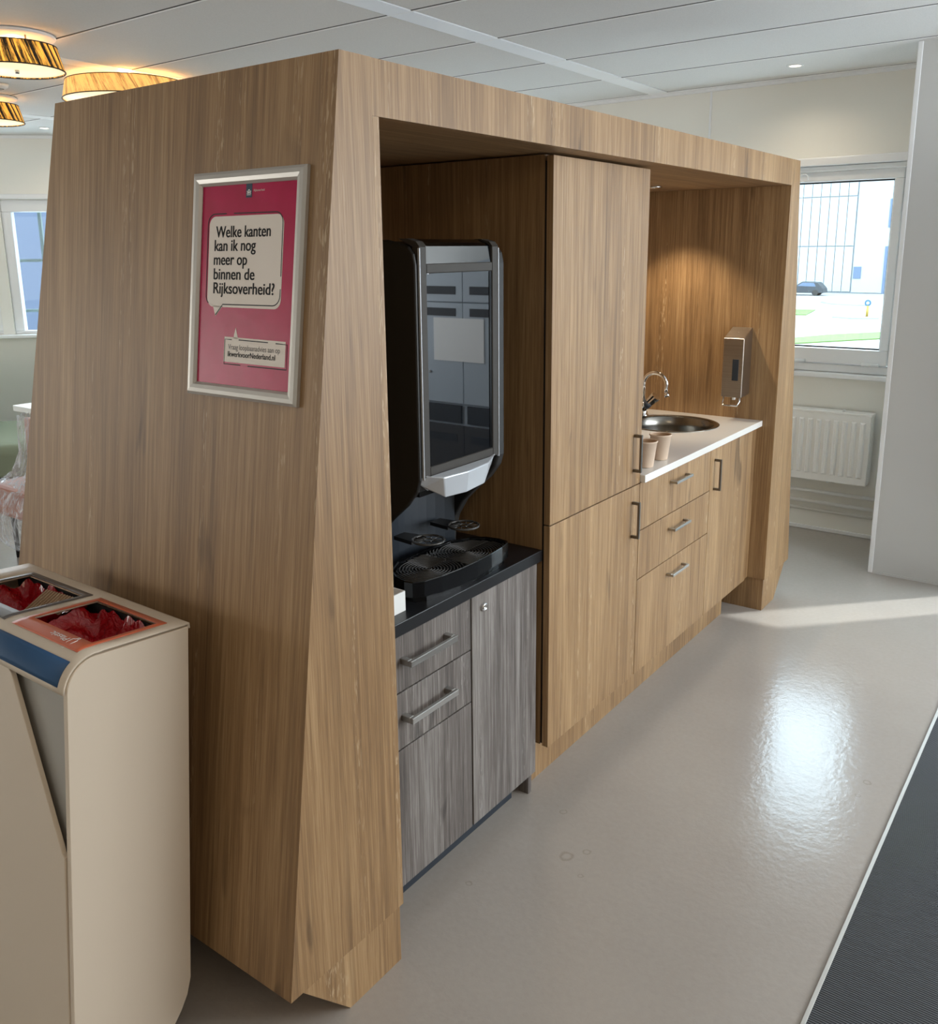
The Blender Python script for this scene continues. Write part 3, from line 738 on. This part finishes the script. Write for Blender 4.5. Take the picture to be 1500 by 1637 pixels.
cr = [(-W2, 0), (W2, 0), (W2, HH), (-W2, HH)]
for i, inw in enumerate(((0, 1), (-1, 0), (0, -1), (1, 0))):
    prof_bar(cr[i], cr[(i+1) % 4], inw).build('frame_bar', 'aluminium', po, local=True)
sheet = MB().box(-W2+.02, W2-.02, .02, HH-.02, .001, .004).build('poster_sheet', 'poster_pink', po, local=True)
def poly(name, pts, mat, z, parent=sheet):
    m = MB(); m.add([(p[0], p[1], z) for p in pts], [tuple(range(len(pts)))]); return m.build(name, mat, parent, local=True)
def rrect(x0, y0, x1, y1, r, n=6):
    out = []
    for cx, cy, a0 in ((x1-r, y1-r, 0), (x0+r, y1-r, 90), (x0+r, y0+r, 180), (x1-r, y0+r, 270)):
        for k in range(n+1):
            a = math.radians(a0+90*k/n); out.append((cx+r*math.cos(a), cy+r*math.sin(a)))
    return out
def stroke(pts, wd, z, mat='ink_black'):
    m = MB(); P = [Vector((p[0], p[1])) for p in pts]
    L1, L2 = [], []
    for i, p in enumerate(P):
        d = (P[min(i+1, len(P)-1)]-P[max(i-1, 0)]).normalized(); nrm = Vector((-d.y, d.x))*wd/2
        L1.append((p+nrm).to_3d()+Vector((0, 0, z))); L2.append((p-nrm).to_3d()+Vector((0, 0, z)))
    n = len(P); m.add(L1+L2, [(i, i+1, n+i+1, n+i) for i in range(n-1)]); return m.build('outline', mat, sheet, local=True)
poly('speech_bubble', rrect(-.1165, .185, .1075, .3675, .019), 'poster_cream', .0044)
poly('bubble_tail', [(-.097, .187), (-.066, .187), (-.0885, .166)], 'poster_cream', .0044)
def arc(cx, cy, r, a0, a1, n=6): return [(cx+r*math.cos(math.radians(a0+(a1-a0)*k/n)), cy+r*math.sin(math.radians(a0+(a1-a0)*k/n))) for k in range(n+1)]
ow = .0022
stroke([(-.063, .3725)]+arc(-.1005, .3525, .02, 90, 180)+[(-.1205, .215)]+arc(-.1005, .209, .02, 180, 235), ow, .0046)
stroke([(-.041, .3725), (.083, .3715)]+arc(.084, .3515, .02, 90, 0)+[(.1045, .248)], ow, .0046)
stroke([(.1045, .224)]+arc(.084, .212, .0205, 0, -90)+[(-.066, .1905), (-.0885, .1685)], ow, .0046)
poly('small_bubble', [(-.0575, .0745), (.1265, .0735), (.1265, .1235), (-.0565, .1255)], 'poster_cream', .0044)
poly('bubble_tail', [(-.029, .1225), (-.014, .122), (-.0225, .1455)], 'poster_cream', .0044)
stroke([(-.0335, .1200), (-.0545, .1205), (-.0555, .0700), (-.0045, .0698)], .0020, .0046)
stroke([(-.012, .1205), (.076, .1195)], .0020, .0046); stroke([(.098, .1188), (.1305, .1180), (.1312, .0693), (.018, .0693)], .0020, .0046)
TMx = lambda x, y: Matrix.Translation((x, y, .0047))
for s_, x, y, wd in (('Welke kanten', -.0945, .3255, .165), ('kan ik nog', -.0975, .2983, .126), ('meer op', -.0985, .2703, .1025), ('binnen de', -.0975, .2410, .1255), ('Rijksoverheid?', -.0968, .2125, .1845)):
    text(s_, .0325, 'ink_black', sheet, TMx(x, y), wd, .0002, double=.0006)
text('Vraag loopbaanadvies aan op', .0155, 'ink_dark', sheet, TMx(-.0437, .1003), .1552, 0)
text('IkwerkvoorNederland.nl', .0155, 'ink_black', sheet, TMx(-.0440, .0858), .1425, .0001, double=.0003)
poly('ribbon', [(-.0068, .4017), (.0112, .4017), (.0112, .4295), (-.0068, .4295)], 'poster_blue', .0044)
# small emblem on the ribbon: crowned shield between two supporters
cx0, cy0 = .0022, .4085
for sh in ([(-.002, .002), (.002, .002), (.002, .0055), (-.002, .0055)], [(-.002, .002), (0, -.0008), (.002, .002)], [(-.0022, .0064), (.0022, .0064), (.003, .0092), (.0012, .0080), (0, .0098), (-.0012, .0080), (-.003, .0092)],
           [(-.0064, 0), (-.0036, 0), (-.0028, .003), (-.0034, .0062), (-.0052, .0068), (-.0062, .0046), (-.0050, .0030)], [(.0064, 0), (.0036, 0), (.0028, .003), (.0034, .0062), (.0052, .0068), (.0062, .0046), (.0050, .0030)], [(-.0062, -.0022), (.0062, -.0022), (.0056, -.0010), (-.0056, -.0010)]):
    poly('emblem', [(cx0+p[0], cy0+p[1]) for p in sh], 'paper_white', .0047)
text('Rijksoverheid', .0060, 'poster_cream', sheet, TMx(.0165, .4130), .0315, 0)

# ------------------------------------------------------------------ recycling station
rb = thing('recycling_bin', 'cream recycling station with orange and grey openings beside the oak block', 'bin', (-.5, .55, 0))
def arc_pts(c, r, a0, a1, n): return [(c[0]+r*math.cos(math.radians(a0+(a1-a0)*k/n)), c[1]+r*math.sin(math.radians(a0+(a1-a0)*k/n))) for k in range(n+1)]
front = arc_pts((-.556, .880), .061, 78, 172, 10)     # (x, z) rounded front shoulder
XFB = -.697
sideP = [(-.350, .925)]+front+[(XFB, .05), (-.69, .012)]+[(-.55, .012), (-.510, .022), (-.476, .043), (-.450, .072), (-.432, .100), (-.4205, .135)]
Y0, Y1 = .246, .866
for ya in (Y0, Y1-.012): MB().prism(sideP, 'Y', ya, ya+.012).build('side_plate', 'bin_cream', rb, .0015, 1)
# top cover as a curved sheet with openings
cov = [(-.3485, .921), (-.3485, .931)]
flat_x = [-.352, -.392, -.45, -.50, -.538]
topz = lambda x: .931+(.947-.931)*(x+.347)/(-.547+.347)
cov += [(x, topz(x)) for x in flat_x]+arc_pts((-.556, .880), .067, 80, 172, 9)
ys = [Y0+.0, .285, .499, .549, .775, .83, Y1]
def hole(x, y): return -.538 < x < -.392 and (.285 < y < .499 or .549 < y < .775)
m = MB(); nc = len(cov)
m.v = [Vector((c[0], y_, c[1])) for y_ in ys for c in cov]
for j in range(len(ys)-1):
    for i in range(nc-1):
        xm, ym = (cov[i][0]+cov[i+1][0])/2, (ys[j]+ys[j+1])/2
        if hole(xm, ym): continue
        m.f.append((j*nc+i, j*nc+i+1, (j+1)*nc+i+1, (j+1)*nc+i)); m.sm.append(True)
m.build('top_cover', 'bin_cream', rb, solid=.004)
def band(name, mat, x_hi, a_end, ya, yb2, hy0=None, hy1=None, lift=.0026, hx=(-.535, -.395)):
    """thin coloured plate lying on the cover from x_hi to angle a_end on the shoulder, with an opening"""
    pr = [(x, topz(x)+lift) for x in [x_hi, hx[1], -.45, -.50, hx[0]]]+[p for p in arc_pts((-.556, .880), .067+lift, 84, a_end, 5)]
    yy = sorted({ya, yb2} | ({hy0, hy1} if hy0 else set())); m = MB(); n = len(pr)
    m.v = [Vector((c[0], y_, c[1])) for y_ in yy for c in pr]
    for j in range(len(yy)-1):
        for i in range(n-1):
            xm, ym = (pr[i][0]+pr[i+1][0])/2, (yy[j]+yy[j+1])/2
            if hy0 and hx[0] < xm < hx[1] and hy0 < ym < hy1: continue
            m.f.append((j*n+i, j*n+i+1, (j+1)*n+i+1, (j+1)*n+i)); m.sm.append(True)
    return m.build(name, mat, rb, solid=.0012)
of_ = band('orange_frame', 'bin_orange', -.380, 104, .274, .509, .287, .497)
band('grey_frame', 'bin_frame_grey', -.380, 104, .538, .786, .551, .773)
def lab(name, mat, a0, a1, ya, yb2):
    pr = arc_pts((-.556, .880), .0698, a0, a1, 6); m = MB(); n = len(pr)
    m.v = [Vector((c[0], y_, c[1])) for y_ in (ya, yb2) for c in pr]
    for i in range(n-1): m.f.append((i, i+1, n+i+1, n+i)); m.sm.append(True)
    return m.build(name, mat, rb, solid=.001)
lab('blue_band', 'bin_blue', 122, 163, .264, .842)
tm = Matrix(((0, -1, 0, -.549), (1, 0, 0, .335), (0, 0, 1, topz(-.549)+.0036), (0, 0, 0, 1)))
tm = TM[rb.name].inverted() @ tm
text('Plastic', .020, 'paper_white', of_, tm, .058, .0002)
stm = MB()
for pts in ([(-.575, .318), (-.560, .313), (-.548, .313), (-.545, .318), (-.538, .318), (-.538, .323), (-.545, .323), (-.548, .328), (-.560, .328), (-.575, .323)],):
    P_ = [Vector((p[0], p[1], (topz(p[0]) if p[0] > -.55 else .947-(p[0]+.55)**2*8)+.0040)) for p in pts]
    stm.tube(P_, .0007, 5, closed=True)
stm.build('bottle_mark', 'paper_white', of_)
# front panel with the tapering grip slot, recessed grey panel behind
fxz = lambda z: -.6165-(.884-z)*.0905
def fpanel(poly_, th, dx, name, mat, bevel=0):
    a = [(fxz(z)+dx, y_, z) for y_, z in poly_]; b = [(p[0]+th, p[1], p[2]) for p in a]
    return MB().loft([a, b]).build(name, mat, rb, bevel, 2)
slot = [(.470, .893), (.446, .890), (.432, .881), (.425, .868), (.271, .580), (.267, .571), (.2595, .566)]
fpanel([(.853, .893)]+slot+[(.2595, .06), (.853, .06)], .010, -.006, 'front_panel', 'bin_cream', .0015)
fpanel([(.853, .889), (.259, .889), (.259, .06), (.853, .06)], .006, .014, 'recess_panel', 'bin_grey')
MB().prism([(-.4185, .14), (-.353, .90), (-.359, .90), (-.4245, .14)], 'Y', Y0+.012, Y1-.012).build('back_plate', 'bin_cream', rb)
box('base', 'bin_dark', rb, -.68, -.50, Y0+.02, Y1-.02, 0, .06)
box('inner_bin', 'bin_dark', rb, -.60, -.44, Y0+.02, Y1-.02, .065, .62)
# liner bags
def bag(y0_, y1_, seed):
    rnd = random.Random(seed); nx, ny_ = 22, 28; m = MB()
    ph = [rnd.uniform(0, 6.28) for _ in range(8)]
    for i in range(nx+1):
        for j in range(ny_+1):
            u, v = i/nx, j/ny_; x = -.552+.160*u; yq = y0_+(y1_-y0_)*v
            e = min(u, 1-u, v, 1-v)
            dep = .016+.085*min(1, e/.40)**.75
            zz = topz(x)-dep+.010*math.sin(14*u+ph[0]+5*v)*math.sin(11*v+ph[1]+3*u)+.006*math.sin(31*v+ph[2]+9*u)+rnd.uniform(-.0025, .0025)
            m.v.append(Vector((x, yq, min(zz, topz(x)-.006))))
    for i in range(nx):
        for j in range(ny_):
            a = i*(ny_+1)+j; m.f.append((a, a+1, a+ny_+2, a+ny_+1)); m.sm.append(True)
    return m.build('liner_bag', 'red_bag', rb)
box('dark_backing', 'bin_dark', rb, -.3885, -.3855, Y0+.016, Y1-.016, .80, .925)  # dark plate added to blacken the inside of the openings
bag(.272, .512, 3); bag(.536, .788, 5)
MB().box(-.533, -.520, .478, .492, .918, .934).build('bag_clip', 'steel', rb, .002)
m = MB(); n = 13
for k in range(n):      # corrugated sheet leaning in the opening
    ya = .556+.0105*k; yb2 = ya+.0065
    m.loft([[(-.500, ya, .868), (-.500, yb2, .868), (-.402, yb2, .928-.0006*k), (-.402, ya, .928-.0006*k)], [(-.5015, ya+.001, .8715), (-.5015, yb2-.001, .8715), (-.4035, yb2-.001, .9315-.0006*k), (-.4035, ya+.001, .9315-.0006*k)]])
m.loft([[(-.500, .556, .866), (-.500, .690, .866), (-.402, .690, .919), (-.402, .556, .926)], [(-.500, .556, .8675), (-.500, .690, .8675), (-.402, .690, .9205), (-.402, .556, .9275)]])
cb = m.build('cardboard_piece', 'cardboard'); tag(cb, 'folded piece of corrugated cardboard sticking up in the grey-framed bin opening', 'cardboard')

# ------------------------------------------------------------------ floor mat
mt = thing('entrance_mat', 'dark grey ribbed entrance mat with a thin metal edge strip', 'mat', (1.2, -1.6, 0))
box('mat_pile', 'mat_rib', mt, -2.0, 2.9, -2.6, -.838, .0005, .006)
box('edge_strip', 'aluminium', mt, -2.0, 2.9, -.838, -.828, .0005, .007, .001)

# ------------------------------------------------------------------ ceiling lamps
def drum(cx, cy, zt_, zb2, rt_, rb_, shade, lb, group, energy, base=True):
    L = thing('ceiling_lamp', lb, 'ceiling lamp', (cx, cy, zb2), group)
    TM[L.name] = Matrix.Translation((cx, cy, zb2))
    if base:
        MB().lathe([(.0, ZC-.0065), (rt_*.98, ZC-.0065), (rt_*1.0, ZC-.012), (rt_*.97, ZC-.020), (0, ZC-.020)], (cx, cy, 0), 48).build('base_plate', 'white_paint', L)
    MB().lathe([(rt_-.003, zt_), (rt_, zt_), (rb_, zb2), (rb_-.003, zb2)], (cx, cy, 0), 72, closed=True).build('shade', shade, L)
    MB().tube([(cx+rb_*math.cos(2*math.pi*k/64), cy+rb_*math.sin(2*math.pi*k/64), zb2) for k in range(64)], .003, 6, closed=True).build('lower_ring', 'ink_black' if 'black' in shade else 'bezel', L)
    MB().tube([(cx+rt_*math.cos(2*math.pi*k/64), cy+rt_*math.sin(2*math.pi*k/64), zt_) for k in range(64)], .0025, 6, closed=True).build('upper_ring', 'ink_black' if 'black' in shade else 'bezel', L)
    MB().lathe([(0, zb2+.002), (rb_-.004, zb2+.004), (rb_-.004, zb2+.008), (0, zb2+.008)], (cx, cy, 0), 48).build('diffuser', 'diffuser_glow', L)
    MB().lathe([(0, zb2-.012), (.009, zb2-.012), (.009, zb2+.002), (0, zb2+.002)], (cx, cy, 0), 16).build('knob', 'steel', L)
    for k in range(3):
        a = 2*math.pi*k/3+.5; MB().tube([(cx+.6*rt_*math.cos(a), cy+.6*rt_*math.sin(a), zb2+.008), (cx+.6*rt_*math.cos(a), cy+.6*rt_*math.sin(a), ZC-.02)], .004, 6).build('rod', 'steel', L)
    lamp('lamp_bulb', 'POINT', (cx, cy, (zt_+ZC)/2-.01), energy, (1, .62, .26), shadow_soft_size=.03)
g = 'drum lamps on the ceiling'
drum(.80, 2.763, 2.527, 2.43, .168, .192, 'shade_black_gold', 'black and gold drum lamp on the ceiling, the nearer of the two black ones', g, 2.2)
drum(1.483, 4.394, 2.527, 2.43, .168, .192, 'shade_black_gold', 'black and gold drum lamp on the ceiling, the farther one at the photo edge', g, 2.2)
drum(1.66, 3.25, 2.545, 2.455, .305, .325, 'shade_cream', 'wide cream drum lamp glowing above the slanted oak side', g, 5.0, base=False)
def downlight(cx, cy, lb, r=.04, e=4):
    L = thing('downlight', lb, 'downlight', (cx, cy, ZC-.008), 'recessed ceiling downlights')
    MB().lathe([(r*.72, ZC-.004), (r, ZC-.004), (r, ZC-.008), (r*.8, ZC-.010), (r*.72, ZC-.006)], (cx, cy, 0), 32, closed=True).build('rim', 'white_paint', L)
    MB().lathe([(0, ZC-.006), (r*.74, ZC-.006)], (cx, cy, 0), 32).build('lens', 'downlight_glow', L)
    lamp('downlight_lamp', 'SPOT', (cx, cy, ZC-.02), e, (1, .85, .65), (0, 0, -1), spot_size=math.radians(150), spot_blend=.8, shadow_soft_size=.03)
downlight(3.626, .341, 'small round downlight in the ceiling above the window', e=5); downlight(2.412, 5.429, 'small round downlight in the ceiling above the far left window')
sm_ = thing('smoke_detector', 'small round white detector on the ceiling below the nearer black lamp', 'detector', (1.356, 3.943, ZC-.03))
MB().lathe([(0, ZC-.03), (.03, ZC-.029), (.045, ZC-.02), (.05, ZC-.005), (0, ZC-.005)], (1.33, 3.94, 0), 32).build('housing', 'white_paint', sm_)
MB().lathe([(.018, ZC-.031), (.024, ZC-.031), (.024, ZC-.028), (.018, ZC-.028)], (1.33, 3.94, 0), 24, closed=True).build('grille_ring', 'steel_dark', sm_)

# ------------------------------------------------------------------ seating corner on the left
bn = thing('bench', 'sage green upholstered bench before the far left window', 'bench', (1.6, 5.4, 0))
def dprism(name, mat, parent, prof_, s0, s1, bevel=0):
    m = MB().loft([[dm @ Vector((s0, q[0], q[1])) for q in prof_], [dm @ Vector((s1, q[0], q[1])) for q in prof_]]); return m.build(name, mat, parent, bevel, 3)
dprism('seat', 'bench_green', bn, [(-1.43, .16), (-.60, .16), (-.60, .42), (-1.36, .40), (-1.42, .385), (-1.45, .34)], 1.25, 4.6, .02)
dprism('backrest', 'bench_green', bn, [(-.95, .41), (-.60, .425), (-.60, .93), (-.70, .96), (-.80, .93)], 2.36, 4.6, .05)
dprism('plinth', 'black_gap', bn, [(-1.34, 0), (-.66, 0), (-.66, .159), (-1.34, .159)], 1.35, 4.5)
tb = thing('table', 'white table with a thick square top in front of the green bench', 'table', (1.75, 4.25, 0))
MB().box(1.375, 2.1, 3.7, 4.33, .715, .75).build('table_top', 'table_white', tb, .003)
MB().box(1.72, 1.78, 4.0, 4.06, .03, .714).build('pedestal', 'white_metal', tb, .003)
MB().box(1.5, 2.0, 3.8, 4.25, 0, .029).build('foot_plate', 'white_metal', tb, .003)
ch = thing('wrapped_chair', 'copper leather chair still wrapped in crumpled clear plastic film', 'chair', (1.1, 3.5, 0))
MB().box(.89, 1.40, 3.30, 3.72, .27, .45).build('seat', 'copper_leather', ch, .03, 3)
MB().prism([(1.05, .45), (1.10, .45), (1.11, .79), (1.06, .80)], 'Y', 3.28, 3.60).build('backrest', 'copper_leather', ch, .015, 3)
for xx, yy in ((.93, 3.35), (1.36, 3.35), (.98, 3.68), (1.36, 3.68)): MB().tube([(xx, yy, .27), (xx, yy, 0)], [.016, .011], 10).build('leg', 'rubber', ch)
rnd = random.Random(4)
m = MB(); loops = []
for z_, x0_, x1_, y0_, y1_ in ((.815, 1.03, 1.12, 3.26, 3.62), (.75, 1.02, 1.14, 3.25, 3.62), (.62, 1.01, 1.2, 3.25, 3.63), (.50, .97, 1.4, 3.26, 3.68), (.42, .88, 1.44, 3.26, 3.75), (.30, .82, 1.45, 3.26, 3.77), (.18, .83, 1.44, 3.27, 3.77), (.08, .93, 1.43, 3.28, 3.77), (.01, 1.0, 1.42, 3.3, 3.76)):
    L = []
    for k in range(48):
        a = 2*math.pi*k/48; c, s = math.cos(a), math.sin(a); ex = .35
        px = (x0_+x1_)/2+(x1_-x0_)/2*math.copysign(abs(c)**ex, c); py = (y0_+y1_)/2+(y1_-y0_)/2*math.copysign(abs(s)**ex, s)
        L.append((px+rnd.uniform(-.007, .007), py+rnd.uniform(-.007, .007), z_+rnd.uniform(-.008, .008)))
    loops.append(L)
m.loft(loops, caps=False, smooth=True).build('plastic_wrap', 'plastic_film', ch)

# ------------------------------------------------------------------ lockers across the room (seen in the machine's glass)
lk = thing('locker_cabinet', 'pale grey locker cabinet reflected in the dark glass of the coffee machine', 'locker', (3.2, -1.76, 0))
box('foot', 'black_gap', lk, 3.02, XE-.02, -2.24, -1.28, 0, .0195)
box('carcass', 'locker_white', lk, 3.0, XE-.005, -2.27, -1.25, .02, 1.95)
for ya in (-2.262, -1.755):
    for z0, z1, zs in ((1.359, 1.94, 1.427), (.74, 1.352, 1.297), (.03, .60, .52)):
        d_ = box('door', 'locker_white' if z0 > .5 else 'bezel', lk, 2.981, 2.9995, ya, ya+.502, z0, z1, .001)
        box('slot', 'black_gap', d_, 2.9785, 2.9809, ya+.05, ya+.452, zs-.024, zs+.024)
        MB().tube([(2.974, ya+.25, (z0+z1)/2-.12), (2.9809, ya+.25, (z0+z1)/2-.12)], .008, 12).build('lock', 'chrome', d_)
    box('open_shelf', 'black_gap', lk, 2.985, 2.9995, ya+.02, ya+.48, .615, .725)
nt = box('notice_sheet', 'paper_white', None, 2.9775, 2.9782, -1.98, -1.60, 1.0, 1.262); tag(nt, 'blank white sheet hanging on the lockers, seen in the machine glass', 'notice')

# ------------------------------------------------------------------ outdoors
GZ = -3.55      # the room is on the first floor
st(MB().box(5.2, 320, -160, 160, GZ-.1, GZ).build('ground', 'asphalt'))
st(MB().box(-60, 5.2, 12, 60, GZ-.1, GZ).build('ground', 'asphalt'))
def lawn(pts, name, lb):
    g2 = MB().prism(pts, 'Z', GZ+.001, GZ+.06).build(name, 'grass'); g2['label'] = lb; g2['category'] = 'grass'; g2['kind'] = 'stuff'
lawn([(46.76, 14.73), (54.47, 9.67), (60.25, 9.42), (54.95, 13.16), (51.09, 14.73)], 'grass_verge', 'strip of lawn outside the right window')  # lawn, building, car, sign and kerb coordinates: positions scaled about the camera
lawn([(70.62, 19.06), (76.64, 20.03), (76.64, 23.40), (69.41, 23.40)], 'grass_island', 'small lawn patch beside the road outside the right window')
XB = 106.77
bl = thing('panel_building', 'pale panel-clad building seen through the right window', 'building', (XB+6, 22, GZ))
box('wall', 'facade_joint', bl, XB, XB+12, 4, 60, GZ, 22)
for k in range(20):
    yq = 24.6+.98*k
    for z0, z1 in ((GZ+.2, 1.6), (1.7, 7.0), (7.1, 12.5), (12.6, 21.5)): box('facade_panel', 'facade', bl, XB-.15, XB-.001, yq+.04, yq+.95, z0, z1)
box('facade_panel', 'facade', bl, XB-.12, XB-.001, 8, 24.5, GZ+.1, 21.5)
for (ya, yb2, z0, z1) in ((19.9, 21.3, GZ, 1.6), (20.1, 21.2, 3.6, 6.6), (20.2, 21.0, 8.6, 10.6), (23.6, 24.4, -1.9, -.6)): box('window', 'facade_blue', bl, XB-.19, XB-.121, ya, yb2, z0, z1)
cx_, cy_ = (99.78, 25.69)
car = thing('parked_car', 'dark estate car parked before the pale building', 'car', (cx_+.9, cy_+2, GZ))
pc = [(0, .30), (.05, .75), (.25, 1.0), (.7, 1.42), (2.3, 1.48), (3.0, 1.05), (4.3, .88), (4.5, .6), (4.45, .30)]
MB().prism([(p[0]+cy_, p[1]+GZ) for p in pc], 'X', cx_, cx_+1.75).build('body', 'car_paint', car, .05, 2)
MB().prism([(.80+cy_, .98+GZ), (1.0+cy_, 1.36+GZ), (2.2+cy_, 1.40+GZ), (2.75+cy_, 1.02+GZ)], 'X', cx_-.03, cx_-.001).build('side_window', 'facade_blue', car)
for yq in (.85, 3.6):
    for xq in (.02, 1.5): MB().tube([(cx_+xq-.05, cy_+yq, GZ+.32), (cx_+xq+.15, cy_+yq, GZ+.32)], .32, 20).build('wheel', 'rubber', car)
qx, qy = (70.77, 14.67)
sg = thing('road_sign', 'round blue traffic sign on a yellow post outside the right window', 'sign', (qx, qy, GZ))
MB().tube([(qx, qy, GZ), (qx, qy, GZ+.85)], .10, 10).build('post', 'sign_yellow', sg)
MB().tube([(qx-.05, qy, GZ+1.05), (qx, qy, GZ+1.05)], .24, 24).build('disc', 'sign_blue', sg)
MB().tube([(qx-.07, qy, GZ+1.05), (qx-.051, qy, GZ+1.05)], .12, 24).build('disc_centre', 'facade', sg)
for pts in ([(87.49, 22.44), (85.08, 20.75), (84.35, 19.06), (84.11, 17.62)], [(69.17, 16.65), (68.45, 15.21), (69.17, 13.52)]):
    st(MB().tube([(*p, GZ+.02) for p in pts], .16, 6).build('kerb', 'facade_joint'))
# building with a glazed screen behind the diagonal wall
b2 = thing('grey_building', 'blue-grey building behind a mullioned screen outside the far left window', 'building', (8, 12, GZ))
dbox('wall', 'facade_grey', b2, -6, 12, 9, 12, GZ, 3.1)
dbox('roof_edge', 'facade', b2, -6, 12, 8.9, 12.1, 3.1, 3.3)
sc_ = thing('glazed_screen', 'pale mullioned screen just outside the far left window', 'screen', dm @ Vector((3, 1.0, GZ)))
for k in range(-3, 10): dbox('mullion', 'mullion', sc_, 2.22+.62*k, 2.245+.62*k, .60, .64, GZ, 3.0)
for z_ in (1.17, 1.60, 2.04, .7): dbox('transom', 'mullion', sc_, .2, 8, .605, .635, z_, z_+.025)
